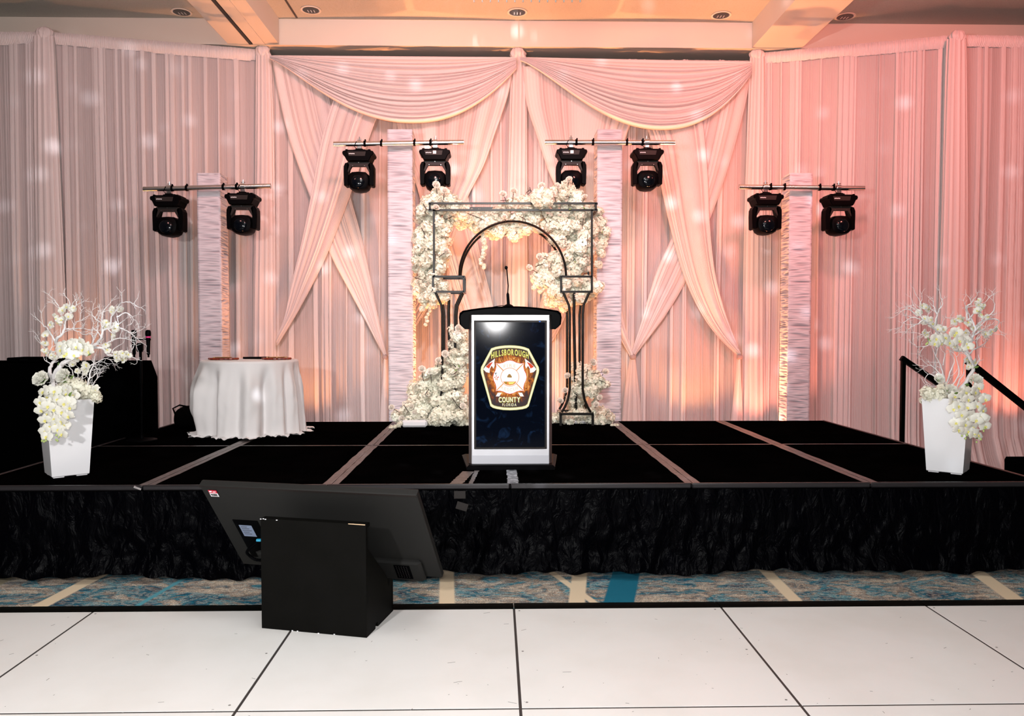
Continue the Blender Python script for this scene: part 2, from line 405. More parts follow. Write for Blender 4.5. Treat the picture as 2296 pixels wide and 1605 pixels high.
# ceiling plane, bulkhead over the drapes, two beams
k = 3.41/3.27
XL0, XL1, XR0, XR1 = -3.06*k, -2.48*k, 2.97*k, 3.55*k
m = MB(); m.box((0, 2, ZC+.1), (16, 20, .2)); ceiling = m.build('ceiling', 'ceil', smooth=False); struct(ceiling, 'textured plaster ceiling over the stage')
m = MB(); m.box((0, (YB+12)/2, (ZS+ZC)/2), (16, 12-YB, ZC-ZS)); o = m.build('trim_1', 'ceil_smooth', smooth=False); struct(o, 'plain bulkhead above the drapes')
m = MB(); m.box(((XL0+XL1)/2, 0.8, (ZS+ZC)/2), (XL1-XL0, 17.55, ZC-ZS)); beam = m.build('trim_2', 'ceil_smooth', smooth=False); struct(beam, 'left ceiling beam with a black partition track slot')
xs = -2.79*k
m = MB()
m.box((-2.93*k+.055, 0.8, ZS-.006), (.125*k, 17.5, .012)); m.box((-2.70*k, 0.8, ZS-.006), (.13*k, 17.5, .012))
o = m.build('track_cover', 'ceil_smooth', beam, smooth=False)
m = MB(); m.box((xs, 0.8, ZS-.009), (.036, 17.5, .018)); m.build('track_slot', 'ink', beam, smooth=False)
m = MB(); m.box(((XR0+XR1)/2, 0.8, (ZS+ZC)/2), (XR1-XR0, 17.55, ZC-ZS)); o = m.build('trim_3', 'ceil_smooth', smooth=False); struct(o, 'right ceiling beam')
m = MB(); m.box((-2.555*k*1.0+.30, 0.8, ZC-.004), (.022, 17.5, .008)); o = m.build('trim_4', 'joint', smooth=False); struct(o, 'thin metal groove in the ceiling')
m = MB(); m.box((0, 12.05, 2.7), (16, .1, 5.5)); o = m.build('wall_back', 'wall', smooth=False); struct(o)
m = MB(); m.box((-8.05, 2, 2.7), (.1, 20, 5.5)); o = m.build('wall_left', 'wall', smooth=False); struct(o)
m = MB(); m.box((8.05, 2, 2.7), (.1, 20, 5.5)); o = m.build('wall_right', 'wall', smooth=False); struct(o)

# recessed downlights
def downlight(px, py, label):
    d = RC @ Vector(((px-CX)/F, -(py-CY)/F, -1)); t = (ZC-CAMZ)/d.z; p = Vector((d.x*t, d.y*t, ZC))
    r = thing('recessed_downlight', label, 'ceiling light', (p.x, p.y, ZC), group='recessed downlights')
    ro = .105
    m = MB(); m.lathe([(ro, 0), (ro+.012, -.004), (ro+.012, -.012), (ro-.004, -.012), (ro-.004, 0)], p, 32); m.build('trim_ring', 'ceil_smooth', r)
    m = MB(); vs = []; n = 32
    # shallow reflector dish seen from below
    prof = [(ro-.005, -.011), (ro-.012, -.009), (ro-.022, -.005), (ro-.030, -.003)]
    m.lathe(prof, p, n); m.build('reflector', 'chrome', r)
    m = MB(); m.lathe([(ro-.012, -.0125), (ro-.012, -.0095)], p, n); m.build('dark_opening', 'black_gloss', r)
    # reflector glints built as raised chrome strips
    for kx in (-.035, 0, .035):
        m = MB(); m.box((p.x+kx, p.y+.02, ZC-.0135), (.010, .07, .002)); m.build('glint_strip', 'chrome', r)
    return r
downlight(407, 26, 'chrome recessed downlight left of the left ceiling beam')
downlight(697, 21, 'chrome recessed downlight just right of the left ceiling beam')
downlight(1160, 26, 'chrome recessed downlight in the middle, under the crystal rods')
downlight(1617, 33, 'chrome recessed downlight just left of the right ceiling beam')
downlight(1895, 36, 'chrome recessed downlight right of the right ceiling beam')
# crystal chandelier, only the rod tips hang into view
ch = thing('crystal_chandelier', 'row of hanging crystal rods at the very top centre', 'chandelier', (.25, 6.4, ZC))
m = MB(); m.bbox((.25, 6.2, ZC-.06), (1.3, .9, .12), .01); m.build('ceiling_plate', 'chrome', ch)
rod = MB(); rod.tube([(0, 0, 0), (0, 0, .85), (0, 0, .86)], [.006, .009, .004], 6); rm = rod.mesh('rod', 'glass_rod')
for j in range(3):
    for i in range(14):
        p = at(1063+18.3*i, 5, 6.5); p.y = 6.5-j*.15
        inst(rm, 'rod', ch, Matrix.Translation(p))
m = MB(); m.box((.25, 6.35, CAMZ+2.71+.86), (1.0, .34, .02)); m.build('rod_frame', 'chrome', ch)
m = MB()
for x in (-.15, .65): m.tube([(x, 6.35, ZC-.1), (x, 6.35, CAMZ+3.58)], .01, 6)
m.build('hanger', 'chrome', ch)

# ---------------------------------------------------------------- dance floor
df = thing('dance_floor', 'white glossy panelled dance floor in the foreground', 'dance floor', (.1, 2, 0))
PT = .021; E0 = 4.566; P = 1.222; X0 = .105
for j in range(4):
    for i in range(-4, 4):
        xa = X0+i*P; yb = E0-j*P
        m = MB(); m.bbox((xa+P/2, yb-P/2, PT/2), (P-.013, P-.013, PT), .0008)
        m.build('floor_panel', 'white_floor', df, smooth=False)
m = MB(); m.box((X0, E0-2*P, PT/2-.0008), (8*P-.01, 4*P-.01, PT-.0016)); m.build('joint_strip', 'joint', df, smooth=False)
for i in range(-4, 4):
    xa = X0+i*P
    m = MB(); y0 = E0+.004; y1 = E0+.145
    m.add([(xa+.003, y0, 0), (xa+P-.003, y0, 0), (xa+P-.003, y0, PT+.001), (xa+.003, y0, PT+.001), (xa+.003, y0+.04, PT+.001), (xa+P-.003, y0+.04, PT+.001), (xa+.003, y1, .003), (xa+P-.003, y1, .003)],
          [(0, 1, 2, 3), (3, 2, 5, 4), (4, 5, 7, 6), (0, 3, 4, 6), (1, 7, 5, 2)])
    m.build('edge_ramp', 'black_matte', df, smooth=False)
m = MB(); rr = random.Random(5)
for q in range(130):
    x = rr.uniform(-3, 3.5); y = rr.uniform(2.9, 4.5); a = rr.uniform(-.6, .6)+(1.2 if rr.random() < .3 else 0); l = rr.choice([.004, .006, .012, .03])*rr.uniform(.5, 1.4)
    m.box((x, y, PT+.0006), (l, .0022, .0008), Matrix.Rotation(a, 3, 'Z'))
for i in range(-4, 5):
    for yy in (4.53, 3.95, 3.4):
        m.lathe([(.006, 0), (.006, .001)], (X0+i*P+(-.045 if i % 2 else .03), yy, PT), 8)
o = m.build('scuff_mark', 'scuff', df, smooth=False); o['kind'] = 'stuff'

# ---------------------------------------------------------------- stage
ZT = CAMZ-1.034; SY0, SYM, SY1 = 5.255, 7.05, 8.905; SX = [-3.55, -2.345, -1.125, .095, 1.315, 2.53, 3.735]
st = thing('stage', 'low black carpeted stage of square decks with taped seams', 'stage', (.09, 7, 0))
for j, (ya, yb) in enumerate(((SY0, SYM), (SYM, SY1))):
    for i in range(6):
        m = MB(); m.bbox(((SX[i]+SX[i+1])/2, (ya+yb)/2, ZT-.05), (SX[i+1]-SX[i]-.006, yb-ya-.006, .10), .004)
        m.build('stage_deck', 'stage', st, smooth=False)
m = MB()
for x in SX:
    xx = min(max(x, SX[0]+.08), SX[-1]-.08)
    for y in (SY0+.1, SYM, SY1-.06): m.box((xx, y, (ZT-.1)/2), (.05, .05, ZT-.1))
m.build('support_leg', 'black', st, smooth=False)
for s_, (xa, xb) in enumerate(zip(SX[:-1], SX[1:])):
    m = MB(); m.bbox(((xa+xb)/2, SY0-.012, ZT-.012), (xb-xa-.004, .03, .036), .008); m.build('front_edge_rail', 'black_trim', st)
for xx in (SX[0]-.012, SX[-1]+.012):
    m = MB(); m.bbox((xx, (SY0+SY1)/2, ZT-.02), (.026, SY1-SY0, .046), .006); m.build('side_edge_rail', 'black_trim', st)
    m = MB()
    def sk(u, v, xx=xx):
        y = lerp(SY0, SY1, u); w = .02*math.sin(u*70)+.01*math.sin(u*31+2)
        return Vector((xx+math.copysign(.03+abs(w)*.5+w*v*.6, xx), y, lerp(ZT-.03, .006, v))), 0
    m.grid(sk, 160, 6); m.build('side_skirt', 'black_cloth', st)
def strip(x0, y0, x1, y1, w, name, mt, seed, z=ZT+.0015):
    """worn tape with ragged edges lying on the deck"""
    r_ = random.Random(seed); n = 26; a = Vector((x0, y0, z)); b_ = Vector((x1, y1, z)); t = (b_-a).normalized(); s2 = Vector((-t.y, t.x, 0))
    vs = []; fs = []
    for i in range(n+1):
        p = a.lerp(b_, i/n)
        vs += [p-s2*(w/2+r_.uniform(-.004, .004)), p+s2*(w/2+r_.uniform(-.004, .004))]
    for i in range(n): fs.append((2*i, 2*i+1, 2*i+3, 2*i+2))
    m = MB(); m.add(vs, fs); top = list(m.v); k_ = len(top)
    return m.build(name, mt, st, smooth=False)
for i, x in enumerate(SX[1:-1]):
    if i != 2:
        strip(x-.012, SY0+.0, x-.012, SY1, .05, 'seam_tape', 'tape', i)
        strip(x+.045, SY0+.0, x+.045, SY1, .045, 'seam_tape', 'tape', i+9)
        m = MB(); m.box((x+.018, (SY0+SY1)/2, ZT+.002), (.006, SY1-SY0, .003)); m.build('seam_metal', 'seam', st, smooth=False)
strip(SX[0], SYM, SX[-1], SYM, .026, 'seam_tape', 'seam', 21)
strip(.095, SY1-.9, .095, SY1, .05, 'seam_tape', 'tape', 22)
strip(-.27, SY0, -.20, 5.72, .085, 'patch_tape', 'tape', 30, ZT+.003)
strip(-.17, SY0, -.14, 5.75, .03, 'patch_tape', 'tape', 31, ZT+.004)
strip(.115, SY0, .115, 5.78, .075, 'patch_tape', 'tape_light', 32, ZT+.003)
m = MB(); m.box((-2.37, SY0-.03, ZT-.01), (.05, .012, .012), Matrix.Rotation(.35, 3, 'Y')); m.build('edge_clip', 'chrome', st, smooth=False)
# velvet front skirt
vm = mat('crushed_black_velvet', (.0003, .0003, .0008), .30, spec=.026, sheen=.004, sheen_tint=(.35, .30, .75))
nt = vm.node_tree; b = nt.nodes['Principled BSDF']; co = nt.nodes.new('ShaderNodeTexCoord')
mp = N('ShaderNodeMapping'); mp.inputs['Scale'].default_value = (1.0, 1, .45); L(co.outputs['Object'], mp.inputs[0])
n1 = N('ShaderNodeTexNoise'); n1.inputs['Scale'].default_value = 17; n1.inputs['Detail'].default_value = 5; n1.inputs['Distortion'].default_value = .8; L(mp.outputs[0], n1.inputs['Vector'])
bp = N('ShaderNodeBump'); bp.inputs['Strength'].default_value = .9; bp.inputs['Distance'].default_value = .03; L(n1.outputs['Fac'], bp.inputs['Height']); L(bp.outputs[0], b.inputs['Normal'])
M['velvet'] = vm
m = MB(); rr = random.Random(3)
hem = [rr.uniform(-.06, .07) for _ in range(24)]
def skirt(u, v):
    x = lerp(SX[0]-.05, SX[-1]+.05, u)
    fine = math.sin(x*34+3.0*noise.noise(Vector((x*2, 0, 1))))
    big = noise.noise(Vector((x*3.2+v*.6, v*.5, 5)))+.55*noise.noise(Vector((x*9+v*2.0, v*1.4, 9)))
    amp = lerp(.006, .042, v)
    cr = .016*noise.noise(Vector((x*14, v*6, 2)))*sstep(.1, .6, v)
    h = spline([(q,) for q in hem], u)[0]
    out = .03+.03*v+(.04+h*.5)*sstep(.75, 1, v)
    y = SY0-.015-out+fine*.006*(1-v)+big*amp+cr
    zb = .045+.5*h+.006*fine
    z = lerp(ZT-.03, zb, v)
    return Vector((x, y, z)), 0
m.grid(skirt, 900, 34)
o = m.build('stage_skirt', 'velvet', sharp=None); tag(o, 'black crushed velvet skirt hanging along the stage front', 'stage skirt')
m = MB(); m.box((-.24, SY0-.075, ZT-.055), (.075, .004, .05)); m.box((-.225, SY0-.085, ZT-.13), (.075, .004, .05), Matrix.Rotation(.3, 3, 'Y'))
o = m.build('clear_tape_patch', 'dark_panel', smooth=False); tag(o, 'dark shiny tape patch stuck on the velvet skirt below the lectern', 'tape')
# ---------------------------------------------------------------- drapes
def fold_profile(length, seed, flat=(.02, .11), fold=(.015, .07), depth=(.02, .05), p_flat=.5):
    """list of (u0, u1, depth, layers) along the cloth; returns f(u, t)->(depth, layers)"""
    r = random.Random(seed); segs = []; x = 0
    while x < length:
        if r.random() < p_flat: w = r.uniform(*flat); segs.append((x, x+w, r.uniform(-.004, .004), r.uniform(0, .25)))
        else:
            w = r.uniform(*fold); segs.append((x, x+w, r.uniform(*depth), r.uniform(.6, 1)))
        x += w
    edges = [s[0] for s in segs]+[x]
    import bisect
    def f(x):
        i = max(0, min(len(segs)-1, bisect.bisect_right(edges, x)-1)); a, b_, d, l = segs[i]
        t = (x-a)/(b_-a); e = .006
        k = sstep(0, e, x-a)*sstep(0, e, b_-x)
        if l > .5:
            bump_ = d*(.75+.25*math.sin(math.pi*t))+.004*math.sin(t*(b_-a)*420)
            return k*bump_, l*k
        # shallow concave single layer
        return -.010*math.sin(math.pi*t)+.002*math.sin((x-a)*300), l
    return f
def drape(name, x0, y0, x1, y1, z0, z1, seed, label, header=True, group=None, pool=0, parent=None, dens=.5, res=.0042, **kw):
    a = Vector((x0, y0, 0)); b_ = Vector((x1, y1, 0)); ln = (b_-a).length; t = (b_-a).normalized(); nrm = Vector((t.y, -t.x, 0))
    if nrm.y > 0: nrm = -nrm
    f = fold_profile(ln+.2, seed, p_flat=dens, **kw)
    def fn(u, v):
        x = u*ln; dz = v
        xs_ = x+.05*noise.noise(Vector((x*1.6, dz*.8, seed)))*dz*1.6
        d, l = f(max(0, xs_))
        d *= .55+.75*sstep(0, .5, dz)
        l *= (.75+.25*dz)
        p = a+t*x+nrm*(d+.02*noise.noise(Vector((x*2, dz*2, seed+4))))
        p.z = lerp(z1, z0, v)
        if pool and v > .9: p += nrm*pool*((v-.9)/.1)**1.5*(1+.5*noise.noise(Vector((x*4, 0, 3))))
        return p, l
    root = thing(name, label, 'drape', tuple((a+b_)/2+Vector((0, 0, z0))), group=group)
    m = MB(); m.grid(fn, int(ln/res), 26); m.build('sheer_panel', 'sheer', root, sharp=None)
    if header:
        m = MB(); r_ = random.Random(seed)
        def hd(u, v):
            x = u*ln; rip = .004*math.sin(x*330+5*noise.noise(Vector((x*7, 1, seed))))+.007*noise.noise(Vector((x*42, v*1.5, seed)))
            bul = math.sin(math.pi*min(1, v*1.0))
            drop = .135+.014*noise.noise(Vector((x*1.3, 8, seed)))+(.012 if int(x/1.1) % 2 else 0)
            p = a+t*x+nrm*(.018+.035*bul+rip); p.z = z1+.012-v*drop+.006*noise.noise(Vector((x*20, 3, seed)))
            return p, .85
        m.grid(hd, int(ln/.0035), 8); m.build('rod_pocket', 'sheer', root, sharp=None)
        m = MB(); m.tube([a+nrm*.01+Vector((0, 0, z1-.06)), b_+nrm*.01+Vector((0, 0, z1-.06))], .02, 8); m.build('crossbar', 'pipe', root)
    return root
ZD = CAMZ+3.385
CL, CR, CM = (-2.81, YD), (3.19, YD), (.265, YD)
PL = (at(113, 300, 9.22).x, 9.22); PR = (at(2134, 300, 9.10).x, 9.10)
drape('backdrop_drape', CL[0], YD, CM[0], YD, .02, ZD-.07, 11, 'flat pale sheer backdrop hanging behind the left pair of swagged panels', header=False)
drape('backdrop_drape', CM[0], YD, CR[0], YD, .02, ZD-.07, 23, 'flat pale sheer backdrop hanging behind the right pair of swagged panels', header=False)
drape('backdrop_drape', PL[0], PL[1], CL[0], CL[1], .02, ZD, 37, 'angled sheer drape left of the swags, behind the outer left tower', pool=.05)
drape('backdrop_drape', CR[0], CR[1], PR[0], PR[1], .02, ZD, 41, 'angled pink-lit sheer drape right of the swags, behind the outer right tower', pool=.12)
drape('backdrop_drape', PL[0]-2.6, PL[1]+.06, PL[0], PL[1], .02, ZD, 53, 'sheer drape at the far left edge of the picture', pool=.05)
drape('backdrop_drape', PR[0], PR[1], PR[0]+2.6, PR[1]+.05, .02, ZD, 67, 'salmon-lit sheer drape at the far right edge of the picture', pool=.2)
# fabric-wrapped uprights
def pole_cover(p, label, w=.10, seed=1, ztop=ZD-.01, flare=1.5):
    root = thing('pole_drape', label, 'drape', (p[0], p[1]-.06, .0))
    cx, cy = p[0], p[1]-.075
    m = MB(); n = 72
    def fn(u, v):
        th = 2*math.pi*u
        z = lerp(ztop-.05, .02, v)
        rx = lerp(w*.78, w*flare, v**.7); ry = lerp(.045, .08, v)
        fo = .010*math.sin(th*11+3*v+seed)+.006*math.sin(th*23+seed*2)
        lay = .8+.2*math.sin(th*11+3*v+seed)  # valleys of the gathers toned darker, shade put into the colour
        return Vector((cx+(rx+fo)*math.cos(th)+.012*math.sin(v*5+seed), cy+(ry+fo)*math.sin(th), z)), lay
    m.grid(fn, n, 24, closed=True); m.build('cover', 'swag', root, sharp=None)
    m = MB()
    def ro(u, v):
        th = 2*math.pi*u; ph = math.pi*v
        r_ = .085*(1+.28*noise.noise(Vector((math.cos(th)*3, math.sin(th)*3, v*5+seed)))+.12*math.sin(th*9))
        return Vector((cx+r_*math.sin(ph)*math.cos(th), cy+r_*.7*math.sin(ph)*math.sin(th), ztop-.02+.075*math.cos(ph))), .9
    m.grid(ro, 40, 14, closed=True); m.build('rosette', 'swag', root, sharp=None)
    return root
pole_cover(CL, 'gathered fabric upright where the left angled drape meets the swags', seed=1)
pole_cover((CM[0], YD), 'gathered fabric upright at the centre between the two swags', seed=2)
pole_cover(CR, 'gathered fabric upright where the right angled drape meets the swags', seed=3)
pole_cover(PL, 'gathered fabric upright near the left edge of the picture', w=.13, seed=4, ztop=ZD-.01, flare=1.35)
pole_cover(PR, 'gathered fabric upright near the right edge of the picture', w=.13, seed=5, ztop=ZD-.01, flare=1.35)
def ribbon(name, LE, RE, Y, seed, label=None, parent=None, nu=110, nv=60, amp=.022, nf=11, bulge=.05, endgather=True, cat='drape'):
    """cloth strip between two edge curves (photo pixels on plane y=Y), folds run along its length"""
    r_ = random.Random(seed); ks = sorted(r_.uniform(0, 1) for _ in range(nf)); ks = [0]+ks+[1]
    am = [r_.uniform(.3, 1) for _ in range(nf+2)]
    def fn(u, v):
        a = spline(LE, v); b_ = spline(RE, v)
        pa = at(a[0], a[1], Y); pb = at(b_[0], b_[1], Y); wd = (pb-pa).length
        i = 0
        while i < nf and u > ks[i+1]: i += 1
        t = (u-ks[i])/max(1e-4, ks[i+1]-ks[i])
        sc_ = min(1, wd/.25)
        ridge = am[i]*math.sqrt(max(0, math.sin(math.pi*t)))+.15*math.sin(u*nf*20)
        d = amp*ridge*(.35+.65*sc_)+bulge*(1-sc_)*math.sin(math.pi*u)+.008*noise.noise(Vector((u*5, v*6, seed)))
        p = pa.lerp(pb, u); p.y -= d+.02*math.sin(math.pi*u)
        return p, .25+.75*min(1, ridge*1.3)  # darker between ridges: fold shade painted into the cloth
    m = MB(); m.grid(fn, nu, nv)
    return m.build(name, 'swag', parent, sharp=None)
def swagged(label, LE, RE, Y, seed, tail=None, **kw):
    mid = at(*LE[len(LE)//2], Y)
    root = thing('tied_back_panel', label, 'drape', (mid.x, Y, mid.z))
    ribbon('panel_cloth', LE, RE, Y, seed, parent=root, **kw)
    if tail:
        ribbon('tail', tail[0], tail[1], Y, seed+5, parent=root, nu=50, nv=20, nf=5, amp=.02)
        t = at((tail[0][0][0]+tail[1][0][0])/2, tail[0][0][1], Y); m = MB()
        m.lathe([(.01, -.035), (.035, -.02), (.04, 0), (.035, .02), (.01, .035)], t-Vector((0, .04, 0)), 16); m.build('tie', 'swag', root)
    return root
# left bay
swagged('panel from the left corner post sweeping down to the tie beside the inner left tower',
        [(612, 140), (622, 200), (645, 300), (672, 380), (698, 450), (737, 562), (785, 655), (825, 730), (862, 801)],
        [(720, 140), (735, 200), (752, 280), (768, 350), (782, 425), (808, 520), (828, 610), (848, 710), (868, 798)], 9.66, 101,
        tail=([(860, 800), (856, 850), (853, 900), (850, 960)], [(869, 800), (872, 850), (874, 900), (876, 960)]))
swagged('panel sweeping across the left bay to the left corner post, in front',
        [(770, 150), (752, 210), (735, 260), (715, 340), (697, 440), (677, 540), (655, 630), (638, 710), (622, 752)],
        [(905, 150), (872, 210), (842, 272), (818, 340), (790, 425), (738, 560), (700, 640), (665, 705), (622, 776)], 9.60, 102)
swagged('panel from the centre post sweeping left behind the inner left tower',
        [(880, 150), (885, 250), (905, 340), (935, 420), (945, 480), (935, 560), (918, 630), (895, 710), (869, 786)],
        [(1150, 150), (1140, 210), (1110, 300), (1085, 370), (1045, 450), (1020, 530), (985, 640), (930, 735), (871, 800)], 9.62, 103)
swagged('panel behind the arch sweeping right to the centre post',
        [(900, 150), (915, 260), (935, 360), (960, 460), (990, 560), (1020, 660), (1050, 745), (1090, 800), (1145, 840)],
        [(1010, 150), (1020, 260), (1035, 360), (1052, 450), (1075, 560), (1100, 660), (1120, 745), (1135, 790), (1152, 830)], 9.66, 104)
# right bay
swagged('panel from the centre post sweeping right behind the inner right tower',
        [(1172, 150), (1180, 230), (1205, 310), (1228, 380), (1250, 430), (1285, 520), (1330, 630), (1370, 720), (1412, 799)],
        [(1440, 150), (1430, 230), (1400, 320), (1385, 400), (1370, 480), (1370, 560), (1385, 640), (1398, 720), (1419, 792)], 9.64, 105,
        tail=([(1412, 800), (1404, 850), (1398, 900), (1393, 960)], [(1424, 800), (1430, 850), (1436, 900), (1440, 960)]))
swagged('panel behind the arch sweeping down to the centre post from the right',
        [(1290, 150), (1280, 260), (1265, 360), (1250, 450), (1240, 530), (1225, 620), (1205, 700), (1185, 770), (1158, 815)],
        [(1420, 150), (1405, 260), (1385, 350), (1365, 440), (1340, 530), (1310, 610), (1275, 692), (1236, 768), (1160, 838)], 9.67, 106)
swagged('panel from the right corner post sweeping left to the tie beside the inner right tower',
        [(1570, 150), (1560, 260), (1545, 350), (1530, 440), (1508, 525), (1475, 600), (1455, 660), (1435, 730), (1416, 788)],
        [(1682, 150), (1676, 210), (1655, 300), (1625, 400), (1587, 505), (1540, 625), (1497, 700), (1462, 748), (1424, 798)], 9.66, 107)
swagged('panel sweeping across the right bay to the right corner post, in front',
        [(1380, 150), (1420, 230), (1455, 300), (1478, 400), (1500, 500), (1530, 610), (1565, 690), (1605, 750), (1656, 800)],
        [(1560, 150), (1570, 230), (1580, 300), (1588, 400), (1592, 500), (1602, 600), (1620, 680), (1640, 740), (1658, 786)], 9.60, 108,
        tail=([(1652, 800), (1648, 850), (1643, 900), (1636, 960)], [(1660, 795), (1662, 850), (1664, 900), (1666, 960)]))
# top swags
def top_swag(label, xa, xb, ytop_a, ytop_b, deep_x, deep_y, seed):
    Y = 9.55; mid = at((xa+xb)/2, 140, Y)
    root = thing('valance_swag', label, 'drape', (mid.x, Y, mid.z)); r_ = random.Random(seed)
    nf = 15; ks = [0]; 
    for i in range(nf): ks.append(ks[-1]+r_.uniform(.5, 1.5))
    ks = [q/ks[-1] for q in ks]
    sk = (deep_x-xa)/(xb-xa); g = math.log(.5)/math.log(sk)
    def fn(u, v):
        s = u**g; shape = (1-abs(2*s-1)**2.15)
        top = lerp(ytop_a, ytop_b, u)
        endd = lerp(10, 30, u)
        i = 0
        while i < nf-1 and v > ks[i+1]: i += 1
        t = (v-ks[i])/(ks[i+1]-ks[i])
        py = top+ endd*v*.9 + (deep_y-top-endd*v*.9)*shape*(v**.92)
        ridge = math.sqrt(max(0, math.sin(math.pi*t)))
        d = (.062*ridge*(.35+.65*shape)+.012*noise.noise(Vector((u*5, v*16, seed)))*shape+.006*math.sin(v*150+u*6)*sstep(.1, .3, v))*sstep(.02, .15, v)+.09*shape*v
        p = at(lerp(xa, xb, u), py, Y); p.y -= d
        return p, .1+.9*min(1, ridge*1.25)  # pleat shading put into the colour, darkest in the valleys
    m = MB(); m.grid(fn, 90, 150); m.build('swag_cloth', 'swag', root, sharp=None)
    return root
top_swag('curved pleated swag across the top of the left bay', 606, 1158, 124, 128, 925, 281, 31)
top_swag('curved pleated swag across the top of the right bay', 1166, 1686, 128, 138, 1480, 296, 32)

# ---------------------------------------------------------------- fabric towers, pipes, moving heads
def tower(pxa, pxb, ytop, Y, depth, label, seed):
    a = at(pxa, 600, Y); b_ = at(pxb, 600, Y); w = b_.x-a.x; cx = (a.x+b_.x)/2; zt = at(pxa, ytop, Y).z
    root = thing('fabric_tower', label, 'tower', (cx, Y+depth/2, 0), group=None)
    per = [Vector((-w/2, 0, 0)), Vector((w/2, 0, 0)), Vector((w/2, depth, 0)), Vector((-w/2, depth, 0))]
    nrm = [Vector((0, -1, 0)), Vector((1, 0, 0)), Vector((0, 1, 0)), Vector((-1, 0, 0))]
    nside = 12; nz_ = int(zt/.0065)
    def fn(u, v):
        k_ = u*4; s_ = int(k_) % 4; t = k_-int(k_)
        p = per[s_].lerp(per[(s_+1) % 4], t); nn = nrm[s_]
        # sharp corners, ruffles across
        z = lerp(zt, .02, v)
        tilt = .05*noise.noise(Vector((z*2.2, s_*7, seed)))
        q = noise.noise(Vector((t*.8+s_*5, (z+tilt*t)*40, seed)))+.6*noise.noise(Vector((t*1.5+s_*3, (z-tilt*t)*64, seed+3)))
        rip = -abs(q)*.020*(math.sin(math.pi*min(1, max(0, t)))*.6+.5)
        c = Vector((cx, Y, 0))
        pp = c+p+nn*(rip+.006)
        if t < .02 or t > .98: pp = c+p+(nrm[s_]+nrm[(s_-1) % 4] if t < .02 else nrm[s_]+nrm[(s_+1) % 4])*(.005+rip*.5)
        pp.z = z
        return pp, max(0, min(1, 1-abs(q)*1.2))  # colour darkens with ruffle depth, painted crease shade
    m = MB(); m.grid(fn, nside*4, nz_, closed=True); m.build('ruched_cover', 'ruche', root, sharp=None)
    m = MB(); m.bbox((cx, Y+depth/2, zt-.006), (w-.01, depth-.01, .02), .004); m.build('top_plate', 'white_label', root)
    return root
tower(445, 495, 388, 8.96, .25, 'white ruched fabric tower at far left behind the round table', 61)
tower(871, 925, 290, 8.96, .29, 'tall white ruched fabric tower left of the flower arch', 62)
tower(1339, 1393, 290, 8.96, .29, 'tall white ruched fabric tower right of the flower arch', 63)
tower(1769, 1818, 388, 8.96, .25, 'white ruched fabric tower at far right of the stage', 64)

